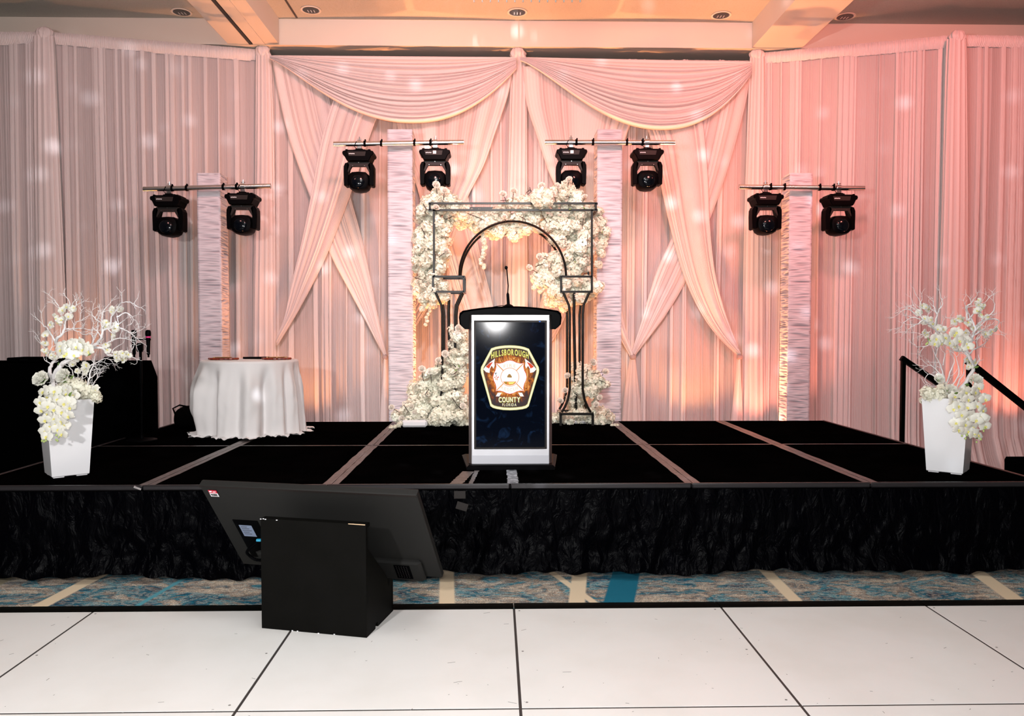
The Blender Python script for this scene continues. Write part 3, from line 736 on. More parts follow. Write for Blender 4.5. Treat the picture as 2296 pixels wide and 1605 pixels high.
def moving_head(p, label, sticker):
    """p: pipe axis point"""
    x, y, z = p
    r = thing('moving_head_light', label, 'stage light', (x, y, z), group='black moving head stage lights')
    V = lambda a, b_, c: Vector((x+a, y+b_, z+c))
    # clamp
    m = MB(); M90 = Matrix.Rotation(R(90), 3, 'Y')
    m.lathe([(.031, -.022), (.037, -.022), (.037, .022), (.031, .022)], V(0, 0, 0), 18, M90)
    m.tube([V(0, 0, .03), V(0, 0, .075)], .007, 8); m.tube([V(-.022, 0, .048), V(.022, 0, .048)], .006, 8)
    m.bbox(V(0, 0, -.046), (.05, .05, .03), .004)
    m.build('clamp', 'chrome', r)
    m = MB(); m.bbox(V(0, 0, -.075), (.085, .07, .03), .005); m.bbox(V(-.05, -.01, -.078), (.035, .03, .02), .005); m.bbox(V(.05, .0, -.074), (.035, .03, .022), .005)
    m.tube([V(-.03, -.02, -.06), V(-.055, -.03, -.035), V(-.03, -.03, 0.02)], .004, 6)
    m.build('bracket', 'black', r)
    # base housing
    prof = [(-.115, -.092), (-.118, -.085), (-.135, -.085), (-.138, -.098), (-.165, -.105), (-.172, -.125), (-.165, -.145), (-.150, -.152), (-.128, -.198), (-.118, -.212),
            (.118, -.212), (.128, -.198), (.150, -.152), (.165, -.145), (.172, -.125), (.165, -.105), (.138, -.098), (.135, -.085), (.118, -.085), (.115, -.092)]
    m = MB(); m.prism([V(a, -.12, c) for a, c in prof], (0, .24, 0), .008); m.build('base_housing', 'black', r, smooth=False)
    m = MB(); m.prism([V(-.112, -.1225, -.112), V(-.100, -.1225, -.160), V(.078, -.1225, -.160), V(.088, -.1225, -.112)], (0, .004, 0)); pn = m.build('display_panel', 'dark_panel', r, smooth=False)
    m = MB()
    for q in range(5): m.box(V(-.092+q*.013, -.1245, -.137+(.001 if q % 2 else 0)), (.010, .002, .009))
    m.build('printed_mark', 'white_label', pn, smooth=False)
    if sticker:
        m = MB(); m.box(V(0, -.1246, -.132), (.036, .002, .034)); m.build('sticker', 'white_label', pn, smooth=False)
    # yoke: two arms and a trapezoid bridge
    for s_ in (-1, 1):
        poly = [(s_*.115, -.218), (s_*.150, -.226), (s_*.166, -.262), (s_*.168, -.33), (s_*.164, -.47), (s_*.148, -.480), (s_*.122, -.474), (s_*.112, -.44), (s_*.116, -.30), (s_*.10, -.24)]
        m = MB(); m.prism([V(a, -.07, c) for a, c in poly], (0, .14, 0), .008); m.build('yoke_arm', 'black', r, smooth=False)
    m = MB(); m.prism([V(a, -.07, c) for a, c in [(-.125, -.216), (.125, -.216), (.132, -.30), (.118, -.33), (.080, -.262), (-.080, -.262), (-.118, -.33), (-.132, -.30)]], (0, .05, 0), .004)
    yk = m.build('yoke_bridge', 'dark_panel', r, smooth=False)
    m = MB()
    for s_ in (-1, 1): m.lathe([(.004, 0), (.004, .003)], V(s_*.065, -.071, -.258), 8, Matrix.Rotation(R(90), 3, 'X'))
    m.lathe([(.005, 0), (.005, .003)], V(0, -.071, -.222), 8, Matrix.Rotation(R(90), 3, 'X'))
    m.build('screw', 'chrome', yk)
    # head: rounded barrel pointing at the room
    prof = [(-.075, -.326), (0, -.320), (.075, -.326), (.112, -.36), (.122, -.41), (.118, -.46), (.098, -.505), (.062, -.528), (0, -.537), (-.062, -.528), (-.098, -.505), (-.118, -.46), (-.122, -.41), (-.112, -.36)]
    m = MB(); c = V(0, 0, -.425)
    rings = [(.70, -.115), (.90, -.105), (1, -.07), (1, .07), (.9, .11), (.6, .13)]
    vs = []; n = len(prof)
    for k_, yy in rings:
        for a, cc in prof: vs.append(Vector((x+a*k_, y+yy, c.z+(z+cc-c.z)*k_)))
    fs = [(i*n+j, i*n+(j+1) % n, (i+1)*n+(j+1) % n, (i+1)*n+j) for i in range(len(rings)-1) for j in range(n)]
    fs += [tuple(range(n-1, -1, -1)), tuple((len(rings)-1)*n+j for j in range(n))]
    m.add(vs, fs); hd = m.build('lamp_head', 'black', r)
    m = MB(); m.lathe([(.074, 0), (.070, .006), (.055, .014), (.03, .019), (.005, .021)], V(0, -.116, -.435), 24, Matrix.Rotation(R(90), 3, 'X')); m.build('lens', 'lens', hd)
    m = MB(); m.tube([V(-.125, 0, -.43), V(.125, 0, -.43)], .02, 12); m.build('pivot', 'black', hd)
    return r
def light_bar(ax, ay, bx, by, Y, label, straps):
    a, b_ = at(ax, ay, Y), at(bx, by, Y); c = (a+b_)/2
    r = thing('lighting_crossbar', label, 'pipe', tuple(c))
    m = MB(); m.tube([a, b_], .0275, 20, caps=False); m.tube([a+(b_-a)*.0005, b_], .0235, 16, caps=True); m.build('pipe', 'pipe', r)
    for s_ in straps:
        p = a.lerp(b_, (s_-ax)/(bx-ax)); M90 = Matrix.Rotation(R(90), 3, 'Y')
        m = MB(); m.lathe([(.029, -.011), (.034, -.012), (.034, .012), (.029, .011)], p, 14, M90); m.bbox(p+Vector((.006, -.012, .034)), (.016, .022, .022), .004); m.build('velcro_strap', 'black', r)
    return a, b_
YP = 8.86
for (ax, ay, bx, by, lab, stp, heads) in [
    (322, 424, 607, 417, 'metal crossbar fixed to the far left tower', (386, 419, 501, 531), [(380, 'outer black moving head light on the far left bar', 0), (545, 'inner black moving head light on the far left bar, beside its tower', 0)]),
    (748, 323, 1040, 319, 'metal crossbar fixed to the inner left tower', (818, 855, 929, 965), [(806, 'black moving head light hanging left of the inner left tower', 0), (976, 'black moving head light with white square sticker, right of the inner left tower', 1)]),
    (1222, 319, 1513, 320, 'metal crossbar fixed to the inner right tower', (1292, 1329, 1405, 1440), [(1280, 'black moving head light with white square sticker, left of the inner right tower', 1), (1450, 'black moving head light hanging right of the inner right tower', 0)]),
    (1657, 419, 1938, 422, 'metal crossbar fixed to the far right tower', (1727, 1758, 1837, 1868), [(1716, 'inner black moving head light on the far right bar, beside its tower', 0), (1880, 'outer black moving head light on the far right bar', 0)])]:
    a, b_ = light_bar(ax, ay, bx, by, YP, lab, stp)
    for hx, hl, stick in heads:
        p = a.lerp(b_, (hx-ax)/(bx-ax)); moving_head(p, hl, stick)
# ---------------------------------------------------------------- steel flower arch
YA = 8.48; YA2 = 8.80
A0 = at(1148, 955, YA)
ar = thing('flower_arch', 'black steel rectangular arch frame with round inner hoop behind the lectern', 'arch', (A0.x, (YA+YA2)/2, ZT))
def pa(px, py, back=0):
    p = at(px, py, YA); p.y = YA2 if back else YA; return p
bw = .022
for bk in (0, 1):
    m = MB()
    m.bar(pa(962, 456, bk), pa(1338, 456, bk), bw); m.bar(pa(962, 471, bk), pa(1338, 471, bk), bw)
    m.bar(pa(964, 456, bk), pa(964, 471, bk), bw); m.bar(pa(1336, 456, bk), pa(1336, 471, bk), bw)
    m.build('top_beam', 'steel_black', ar, smooth=False)
    m = MB(); c = (pa(1030, 618, bk)+pa(1269, 618, bk))/2; rr_ = (pa(1269, 618, bk).x-pa(1030, 618, bk).x)/2; top = pa(1149, 496, bk).z-c.z
    pts = [c+Vector((rr_*math.cos(math.pi*i/36), 0, top*math.sin(math.pi*i/36))) for i in range(37)]
    m.tube(pts, .0125, 8); m.tube([q+Vector((0, .026, .004)) for q in pts], .008, 8); m.build('hoop', 'steel_black', ar)
    for px in (973, 1327):
        m = MB(); m.bar(pa(px, 471, bk), pa(px, 620, bk), bw); m.build('upright', 'steel_black', ar, smooth=False)
m = MB()
for px, py in ((962, 456), (1338, 456), (962, 471), (1338, 471)): m.bar(pa(px, py, 0), pa(px, py, 1), bw)
m.build('depth_bar', 'steel_black', ar, smooth=False)
for xa, xb, xm in ((971, 1040, 1006), (1258, 1327, 1292)):
    m = MB()
    for y in (620, 654):
        a, b_, c, d = pa(xa, y, 0), pa(xb, y, 0), pa(xb, y, 1), pa(xa, y, 1)
        for p, q in ((a, b_), (b_, c), (c, d), (d, a)): m.bar(p, q, bw)
    for px in (xa, xb):
        for bk in (0, 1): m.bar(pa(px, 620, bk), pa(px, 654, bk), bw)
    m.build('capital_box', 'steel_black', ar, smooth=False)
    w = (xb-xa)/2
    for sx_ in (-1, 0, 1):
        for bk in ((0, 1) if sx_ else (0,)):
            if sx_: pts = [(xm+sx_*(w-5), 655), (xm+sx_*(w-9), 664), (xm+sx_*(w-18), 684), (xm+sx_*(w-20), 705), (xm+sx_*(w-20), 800), (xm+sx_*(w-20), 872), (xm+sx_*(w-16), 895), (xm+sx_*(w-9), 912), (xm+sx_*(w-2), 924)]
            else: pts = [(xm-1, 655), (xm-2, 700), (xm, 800), (xm+3, 926)]
            m = MB(); m.tube([pa(a, b_, bk)+Vector((0, .16 if sx_ == 0 else 0, 0)) for a, b_ in pts], .0135 if sx_ else .017, 10); m.build('column_rod', 'steel_black', ar)
    m = MB()
    zb = ZT+.012; za = pa(xa, 928, 0).z
    P4 = [pa(xa-1, 928, 0), pa(xb+2, 928, 0), pa(xb+2, 928, 1), pa(xa-1, 928, 1)]
    for i in range(4):
        q = P4[i]; m.bar(q, P4[(i+1) % 4], .026); m.bar(q, Vector((q.x, q.y, zb-.012)), .026)
    m.build('foot_box', 'steel_black', ar, smooth=False)

# ---------------------------------------------------------------- flowers (shared meshes)
def floret_into(mb, c, n_, s, r_, petals=4, cup=.25):
    n_ = n_.normalized(); a = n_.orthogonal().normalized(); b_ = n_.cross(a); ph = r_.uniform(0, 6.28)
    for k_ in range(petals):
        th = ph+2*math.pi*k_/petals; d = a*math.cos(th)+b_*math.sin(th); e = n_.cross(d)
        w = s*(.55 if petals > 3 else .7)
        tipl = cup*s*r_.uniform(.4, 1.4)
        mb.add([c, c+d*s*.55-e*w+n_*tipl*.5, c+d*s*1.05-e*w*.35+n_*tipl, c+d*s*1.05+e*w*.35+n_*tipl, c+d*s*.55+e*w+n_*tipl*.5], [(0, 1, 2, 3, 4)])
def head_mesh(seed):
    r_ = random.Random(seed); mb = MB()
    n = 130; lob = [(Vector([r_.uniform(-1, 1) for _ in range(3)]).normalized(), r_.uniform(.15, .45)) for _ in range(5)]
    for i in range(n):
        y = 1-2*(i+.5)/n; rad = math.sqrt(1-y*y); th = i*2.39996
        d = Vector((rad*math.cos(th), rad*math.sin(th), y))+Vector([r_.uniform(-.12, .12) for _ in range(3)])
        d.normalize()
        floret_into(mb, d*(r_.uniform(.66, 1.02)+sum(w_*max(0, d.dot(q_))**4 for q_, w_ in lob)), (d+Vector([r_.uniform(-.6, .6) for _ in range(3)])), r_.uniform(.20, .34), r_, 4 if r_.random() < .7 else 5)
    mb.lathe([(.05, -.6), (.42, -.4), (.6, 0), (.42, .4), (.05, .6)], n=8)
    return mb.mesh('hydrangea_head', 'floret', smooth=False)
HM = [head_mesh(i) for i in range(5)]
def rose_mesh(seed, mt='rose'):
    r_ = random.Random(seed); mb = MB()
    layers = [(3, .18, .62, .95, .10), (4, .30, .55, .88, .22), (5, .46, .45, .76, .36), (5, .64, .30, .55, .55), (6, .85, .12, .30, .80)]
    for li, (n, rr_, z0, z1, opn) in enumerate(layers):
        for k_ in range(n):
            th0 = 2*math.pi*(k_+.37*li)/n; dw = 2*math.pi/n*.62
            cols = 4; vs = []
            for j in range(4):
                t = j/3
                for i in range(cols+1):
                    s = i/cols*2-1; th = th0+s*dw*(.55+.45*t)*(1-.25*t*t*abs(s))
                    rad = rr_*(.45+.55*t)+opn*.30*t*t+(.03+.05*opn)*t*math.sin(s*5+k_*2+li)+.02*r_.uniform(-1, 1)
                    z = lerp(z0-.55, z1, t)-.10*s*s*t-.12*(t**3)*opn*1.4
                    vs.append((rad*math.cos(th), rad*math.sin(th), z))
            fs = [(j*(cols+1)+i, j*(cols+1)+i+1, (j+1)*(cols+1)+i+1, (j+1)*(cols+1)+i) for j in range(3) for i in range(cols)]
            mb.add(vs, fs)
    mb.lathe([(.02, -.5), (.30, -.3), (.34, .1), (.26, .55), (.10, .80), (.02, .84)], n=9)
    mb.mi_(1)
    for k_ in range(5):
        th = 2*math.pi*k_/5; d = Vector((math.cos(th), math.sin(th), 0)); e = Vector((-d.y, d.x, 0))
        mb.add([d*.1+Vector((0, 0, -.15)), d*.6-e*.12+Vector((0, 0, -.18)), d*.95+Vector((0, 0, -.38)), d*.6+e*.12+Vector((0, 0, -.18))], [(0, 1, 2, 3)])
    return mb.mesh('rose', [mt, 'leaf'])
RM = [rose_mesh(i) for i in range(3)]; RW = [rose_mesh(i+7, 'petal') for i in range(2)]
def orchid_mesh(seed):
    r_ = random.Random(seed); mb = MB()
    def petal(th, ln, w, lift, curl):
        d = Vector((math.cos(th), math.sin(th), 0)); e = Vector((-d.y, d.x, 0)); nj = 5; ni = 4; vs = []
        for j in range(nj+1):
            t = j/nj; ww = w*math.sin(math.pi*min(1, .10+t*.86))**.7
            for i in range(ni+1):
                s = i/ni*2-1
                vs.append(d*ln*t+e*ww*s+Vector((0, 0, lift*t+curl*math.sin(t*math.pi)*.5-.14*ln*s*s*t)))
        fs = [(j*(ni+1)+i, j*(ni+1)+i+1, (j+1)*(ni+1)+i+1, (j+1)*(ni+1)+i) for j in range(nj) for i in range(ni)]
        mb.add(vs, fs)
    for th in (90, 214, 326): petal(R(th+r_.uniform(-6, 6)), .92, .30, -.10, .10)       # sepals behind
    for th in (12, 168): petal(R(th+r_.uniform(-6, 6)), 1.0, .56, .10, .16)            # two broad petals
    mb.mi_(1)
    mb.lathe([(.02, 0), (.10, .05), (.13, .16), (.05, .26)], (0, -.06, 0), 8)
    for s_ in (-1, 1):
        mb.add([(0, -.05, .08), (s_*.22, -.10, .22), (s_*.20, -.26, .26), (s_*.02, -.30, .20)], [(0, 1, 2, 3)])
    mb.add([(-.07, -.2, .1), (.07, -.2, .1), (.10, -.42, .20), (0, -.52, .16), (-.10, -.42, .20)], [(0, 1, 2, 3, 4)])
    return mb.mesh('orchid_blossom', ['petal', 'lip'])
OM = [orchid_mesh(i) for i in range(4)]
def leaf_mesh():
    mb = MB(); vs = []
    for j in range(6):
        t = j/5; w = .22*math.sin(math.pi*min(1, t*.95+.04))
        for s in (-1, 0, 1): vs.append((s*w, t, .12*math.sin(t*3)-.06*abs(s)))
    mb.add(vs, [(j*3+i, j*3+i+1, j*3+i+4, j*3+i+3) for j in range(5) for i in range(2)])
    return mb.mesh('leaf', 'leaf')
LM = leaf_mesh()
mb = MB(); mb.lathe([(.1, -1), (.6, -.6), (.8, 0), (.55, .7), (.05, 1.1)], n=8); BM = mb.mesh('orchid_bud', 'bud')
def orient(n_, roll=0):
    return Vector(n_).to_track_quat('Z', 'Y').to_matrix().to_4x4() @ Matrix.Rotation(roll, 4, 'Z')
def put(me, name, parent, p, s, n_=(0, -1, .3), roll=0, sc3=None):
    S = Matrix.Diagonal((*(sc3 or (s, s, s)), 1))
    return inst(me, name, parent, Matrix.Translation(Vector(p)) @ orient(n_, roll) @ S)
def in_blobs(blobs, x, y): return any((x-a)**2+(y-b_)**2 < r_*r_ for a, b_, r_ in blobs)
def mass(root, blobs, Y0, Y1, seed, rad=(8.5, 12.5), step=11.5, zmin=None):
    """fill photo-plane discs with hydrangea heads between depths Y0..Y1"""
    r_ = random.Random(seed); pts = []; x0 = min(a-r for a, b_, r in blobs); x1 = max(a+r for a, b_, r in blobs); y0 = min(b_-r for a, b_, r in blobs); y1 = max(b_+r for a, b_, r in blobs)
    y = y0; row = 0
    while y < y1:
        x = x0+(step/2 if row % 2 else 0)
        while x < x1:
            qx, qy = x+r_.uniform(-4, 4), y+r_.uniform(-4, 4)
            if in_blobs(blobs, qx, qy): pts.append((qx, qy))
            x += step
        y += step*.82; row += 1
    for qx, qy in pts:
        Yp = r_.uniform(Y0, Y1); p = at(qx, qy, Yp); s = r_.uniform(*rad)*r_.choice((.75, 1, 1, 1.15))/F*Yp
        if zmin is not None and p.z-s*.9 < zmin: p.z = zmin+s*.9
        put(HM[r_.randrange(5)], 'hydrangea_head', root, p, s, (r_.uniform(-.9, .9), -1, r_.uniform(-.6, .9)), r_.uniform(0, 6), (s*r_.uniform(.8, 1.3), s*r_.uniform(.75, 1.15), s))
    return len(pts)
def stemmed_rose(root, px, py, Y, s, bx, by, seed=0, mt=None):
    p = at(px, py, Y); q = at(bx, by, Y+.02); r_ = random.Random(px*7+py)
    o = put((mt or RM)[r_.randrange(len(mt or RM))], 'rose', root, p, s/F*Y, (r_.uniform(-.5, .5), -1, r_.uniform(.2, .9)), r_.uniform(0, 6))
    m = MB(); m.tube([p+Vector((0, .01, -.01)), p.lerp(q, .5)+Vector((r_.uniform(-.01, .01), 0, 0)), q], .0035, 5); m.build('rose_stem', 'twig', root)
def twig(root, pts, Y, rad=.004):
    m = MB(); P_ = [at(a, b_, Y) for a, b_ in pts]; m.tube(P_, [rad]*(len(P_)-1)+[rad*.4], 5)
    r_ = random.Random(int(pts[0][0]*3+pts[0][1]))
    for i in range(1, len(P_)):
        d = (P_[i]-P_[i-1]); e = Vector((-d.z, 0, d.x)).normalized()*r_.choice((-1, 1))
        m.tube([P_[i-1].lerp(P_[i], .6), P_[i-1].lerp(P_[i], .6)+(e+d.normalized()*.6)*.03], [rad*.7, rad*.3], 5)
    return m.build('twig', 'twig', root)
Z0 = ZT+.004
def trail(root, pts, Y, s=(4, 6), seed=0, name='trailing_blossom'):
    r_ = random.Random(seed); k_ = 0
    for i in range(len(pts)-1):
        n = max(1, int(math.dist(pts[i], pts[i+1])/6))
        for j in range(n):
            t = j/n; p = at(lerp(pts[i][0], pts[i+1][0], t)+r_.uniform(-3, 3), lerp(pts[i][1], pts[i+1][1], t), Y+r_.uniform(-.03, .03))
            put(HM[r_.randrange(5)], name, root, p, r_.uniform(*s)/F*Y, (r_.uniform(-.5, .5), -1, .2), r_.uniform(0, 6))
# upper left garland
g = thing('flower_garland', 'cream flower garland wrapping the upper left corner of the arch', 'flowers', tuple(at(975, 560, 8.7)))
mass(g, [(960, 458, 18), (985, 450, 24), (1010, 462, 22), (962, 485, 28), (985, 505, 22), (958, 525, 26), (980, 540, 22), (952, 560, 25), (978, 570, 22), (948, 592, 20), (975, 605, 20), (968, 630, 16), (952, 645, 18), (978, 655, 24), (965, 668, 18)], 8.52, 8.86, 1)
trail(g, [(948, 610), (945, 632), (946, 600)], 8.6, seed=1); trail(g, [(952, 675), (948, 692), (953, 700)], 8.6, seed=2); trail(g, [(965, 690), (958, 712), (952, 735)], 8.62, (3, 4), seed=3)
stemmed_rose(g, 978, 414, 8.5, 8.5, 984, 450); stemmed_rose(g, 997, 427, 8.52, 7.5, 994, 452); stemmed_rose(g, 978, 465, 8.44, 7.5, 980, 480); stemmed_rose(g, 1000, 562, 8.44, 7, 985, 575)
for t_ in ([(945, 510), (952, 524), (950, 535)], [(930, 622), (940, 625), (951, 629)], [(948, 456), (955, 468), (953, 480)], [(974, 560), (977, 575), (975, 590)], [(1000, 491), (1010, 487), (1020, 482)]): twig(g, t_, 8.44)
# top garland
g = thing('flower_garland', 'cream flower garland running along the top beam and over the hoop', 'flowers', tuple(at(1120, 490, 8.7)))
mass(g, [(1020, 478, 20), (1045, 488, 20), (1070, 492, 20), (1060, 505, 14), (1095, 500, 22), (1120, 508, 22), (1145, 505, 22), (1110, 520, 16), (1170, 505, 24), (1150, 520, 14), (1195, 490, 26), (1180, 460, 12), (1150, 455, 12), (1210, 450, 16), (1125, 480, 14)], 8.55, 8.86, 2)
mass(g, [(1212, 446, 17), (1225, 440, 12)], 8.42, 8.47, 8, step=11)
trail(g, [(1083, 525), (1087, 545), (1085, 562), (1078, 590), (1090, 605)], 8.6, (4, 5.5), seed=4)
for q in ((1128, 435, 1136, 455), (1152, 428, 1150, 452), (1214, 416, 1211, 436), (1239, 435, 1246, 452)): stemmed_rose(g, q[0], q[1], 8.5, 8, q[2], q[3])
stemmed_rose(g, 1131, 486, 8.42, 6.5, 1135, 500)
for t_ in ([(1048, 478), (1068, 486), (1085, 494)], [(1122, 450), (1132, 449), (1140, 448)], [(1180, 432), (1188, 425), (1200, 437)], [(1165, 485), (1174, 489), (1180, 494)], [(1130, 528), (1136, 524), (1137, 516)], [(1188, 420), (1190, 430), (1182, 438)]): twig(g, t_, 8.42)
# right garland
g = thing('flower_garland', 'large cream flower mass covering the upper right corner of the arch', 'flowers', tuple(at(1290, 540, 8.7)))
mass(g, [(1262, 430, 20), (1285, 440, 18), (1240, 465, 16), (1275, 462, 20), (1310, 470, 18), (1235, 490, 22), (1262, 500, 28), (1290, 505, 30), (1315, 510, 24), (1262, 530, 24), (1290, 540, 28), (1310, 550, 22), (1285, 560, 14), (1300, 580, 26), (1285, 590, 22), (1255, 590, 20), (1240, 580, 16), (1225, 600, 18), (1265, 605, 20), (1215, 622, 14), (1250, 632, 14),
         (1275, 640, 20), (1305, 640, 22), (1250, 655, 14), (1265, 668, 18), (1290, 662, 16), (1310, 660, 14), (1325, 645, 16), (1250, 672, 10)], 8.55, 8.88, 3)
mass(g, [(1340, 480, 10), (1346, 500, 12), (1350, 525, 12), (1346, 550, 10), (1348, 570, 8), (1338, 545, 8), (1340, 595, 6)], 8.8, 8.9, 13, rad=(7, 10), step=10)
trail(g, [(1205, 630), (1200, 645), (1206, 655)], 8.55, seed=5); trail(g, [(1220, 660), (1224, 675), (1222, 690)], 8.6, (3, 4), seed=6); trail(g, [(1212, 625), (1215, 648), (1212, 660)], 8.6, seed=7)
for q in ((1187, 600, 1205, 612, 7.5), (1210, 575, 1228, 582, 7.5), (1250, 416, 1252, 432, 7), (1276, 402, 1273, 420, 7.5), (1311, 440, 1305, 455, 6), (1330, 548, 1322, 555, 7)): stemmed_rose(g, q[0], q[1], 8.5, q[4], q[2], q[3])
for t_ in ([(1216, 482), (1222, 492), (1228, 501)], [(1308, 490), (1306, 505), (1305, 515)], [(1200, 598), (1210, 594), (1225, 589)], [(1300, 575), (1310, 577), (1318, 574)], [(1255, 538), (1263, 536), (1270, 539)], [(1268, 442), (1274, 440), (1278, 444)], [(1318, 525), (1317, 545), (1318, 560)]): twig(g, t_, 8.44)
for q in ((1281, 468), (1312, 468), (1287, 585), (1273, 582), (1350, 517)): put(LM, 'leaf', g, at(*q, 8.45), .03, (.2, -1, .2), rnd.uniform(0, 6))
# lower left pile
g = thing('flower_pile', 'big cream flower pile climbing the left foot of the arch', 'flowers', (at(985, 955, 8.55).x, 8.6, ZT))
mass(g, [(1030, 745, 11), (1033, 770, 16), (1020, 790, 17), (1038, 795, 14), (1010, 815, 22), (1035, 820, 16), (1015, 840, 26), (990, 850, 26), (955, 850, 18), (968, 865, 30), (1000, 870, 34), (950, 885, 28), (980, 900, 36), (1015, 900, 26), (950, 915, 28), (925, 928, 26), (905, 935, 16), (975, 935, 34), (1015, 930, 26), (1035, 935, 24), (1045, 950, 14), (985, 950, 22), (955, 945, 20)], 8.40, 8.75, 4, zmin=Z0)
trail(g, [(900, 948), (885, 957), (872, 962)], 8.3, (4, 5.5), seed=8)
for q in ((946, 827, 950, 855, 8), (965, 832, 968, 858, 8), (983, 808, 978, 832, 7), (1028, 735, 1027, 750, 8), (1025, 748, 1022, 765, 8), (878, 913, 897, 926, 6.5), (921, 912, 930, 922, 7.5), (1038, 910, 1033, 922, 7), (998, 793, 1008, 805, 8), (901, 938, 908, 944, 7), (930, 925, 930, 935, 7)): stemmed_rose(g, q[0], q[1], 8.38, q[4], q[2], q[3])
for t_ in ([(1007, 760), (1011, 768), (1014, 778)], [(905, 908), (911, 916), (917, 925)], [(962, 872), (953, 884), (960, 892)], [(1014, 892), (1020, 900), (1026, 910)], [(1025, 832), (1018, 838), (1010, 841)]): twig(g, t_, 8.34)
m = MB(); a, b_ = at(910, 960, 8.4), at(950, 960, 8.4); m.bbox(((a.x+b_.x)/2, 8.42, ZT+.04), (b_.x-a.x+.08, .16, .075), .02); m.build('foam_base', 'white_label', g)
for q in ((1025, 828), (1030, 824)): put(LM, 'leaf', g, at(*q, 8.34), .035, (.2, -1, .2), rnd.uniform(0, 6))
# lower right pile
g = thing('flower_pile', 'smaller cream flower pile around the right foot of the arch', 'flowers', (at(1310, 955, 8.6).x, 8.65, ZT))
mass(g, [(1300, 825, 12), (1310, 835, 14), (1300, 850, 14), (1325, 850, 18), (1345, 855, 16), (1310, 870, 18), (1335, 870, 12), (1295, 865, 10), (1300, 885, 12), (1285, 895, 12), (1290, 915, 14), (1250, 940, 14), (1265, 935, 14), (1250, 950, 10), (1280, 945, 18), (1305, 945, 18), (1330, 940, 18), (1350, 945, 14), (1368, 950, 8), (1345, 928, 10)], 8.56, 8.86, 5, zmin=Z0)
trail(g, [(1372, 953), (1385, 955), (1396, 956)], 8.45, (3, 4.5), seed=9); trail(g, [(1336, 880), (1334, 905), (1336, 925)], 8.65, (4, 5.5), seed=10)
for q in ((1330, 812, 1327, 826, 8), (1358, 833, 1350, 842, 7.5), (1272, 842, 1280, 850, 7), (1267, 875, 1264, 892, 7), (1256, 898, 1258, 912, 7.5), (1363, 922, 1357, 932, 6.5), (1345, 891, 1340, 900, 6.5), (1337, 906, 1334, 915, 6.5)): stemmed_rose(g, q[0], q[1], 8.46, q[4], q[2], q[3])
for t_ in ([(1318, 827), (1316, 838), (1313, 846)], [(1325, 838), (1340, 836), (1355, 833)], [(1343, 852), (1352, 855), (1360, 860)]): twig(g, t_, 8.44)
m = MB(); a, b_ = at(1262, 950, 8.7), at(1322, 950, 8.7); m.bbox(((a.x+b_.x)/2, 8.68, ZT+.03), (b_.x-a.x, .12, .055), .02); m.build('foam_base', 'white_label', g)

# ---------------------------------------------------------------- lectern
YL = 5.86
def pl(px, py, Y=YL): return at(px, py, Y)
lc = pl(1144, 1000).x
le = thing('lectern', 'silver and black lectern with a lit fire rescue emblem on its front screen', 'lectern', (lc, YL+.22, ZT))
z_top = pl(1144, 705).z; wl, wr = pl(1056, 880).x, pl(1234, 880).x
# base plate
m = MB(); zb = ZT
yb0, yb1 = YL-.05, YL+.50
for (za, zc, i0, i1) in ((zb+.004, zb+.028, 0, .0), (zb+.028, zb+.052, .0, .035)):
    pass
bx0, bx1 = wl-.06, wr+.06
m.add([(bx0+.03, yb0-.02, zb), (bx1-.03, yb0-.02, zb), (bx1+.03, yb1, zb), (bx0-.03, yb1, zb),
       (bx0+.03, yb0-.02, zb+.022), (bx1-.03, yb0-.02, zb+.022), (bx1+.03, yb1, zb+.022), (bx0-.03, yb1, zb+.022),
       (bx0+.045, yb0, zb+.034), (bx1-.045, yb0, zb+.034), (bx1, yb1-.02, zb+.034), (bx0, yb1-.02, zb+.034)],
      [(3, 2, 1, 0), (0, 1, 5, 4), (1, 2, 6, 5), (2, 3, 7, 6), (3, 0, 4, 7), (4, 5, 9, 8), (5, 6, 10, 9), (6, 7, 11, 10), (7, 4, 8, 11), (8, 9, 10, 11)])
m.build('base_plate', 'black', le, smooth=False)
# body: silver front frame, bronze side panels
fz0 = zb+.034; fz1 = z_top
fl_, fr_ = pl(1057, 880).x, pl(1232, 880).x
m = MB(); m.bbox(((fl_+fr_)/2, YL+.03, (fz0+fz1)/2), (fr_-fl_, .06, fz1-fz0), .004); m.build('front_panel', 'silver', le, smooth=False)
for s_, xx in ((-1, fl_), (1, fr_)):
    m = MB(); m.prism([(xx, YL+.012, fz0), (xx+s_*.022, YL+.05, fz0), (xx+s_*.022, YL+.36, fz0), (xx, YL+.40, fz0)], (0, 0, fz1-fz0)); m.build('side_panel', 'silver_side', le, smooth=False)
m = MB(); m.box(((fl_+fr_)/2, YL+.37, (fz0+fz1)/2), (fr_-fl_, .03, fz1-fz0)); m.build('rear_panel', 'silver_side', le, smooth=False)
# lower kick panel line
a, b_ = pl(1058, 1022), pl(1231, 1038); m = MB(); m.box(((fl_+fr_)/2, YL-.001, (pl(1144, 1019).z+fz0)/2-.002), (fr_-fl_-.006, .006, pl(1144, 1019).z-fz0-.006))
kp = mat('lectern_kick_silver', (.50, .50, .54), .45, metal=.4); m.build('kick_panel', kp, le, smooth=False)
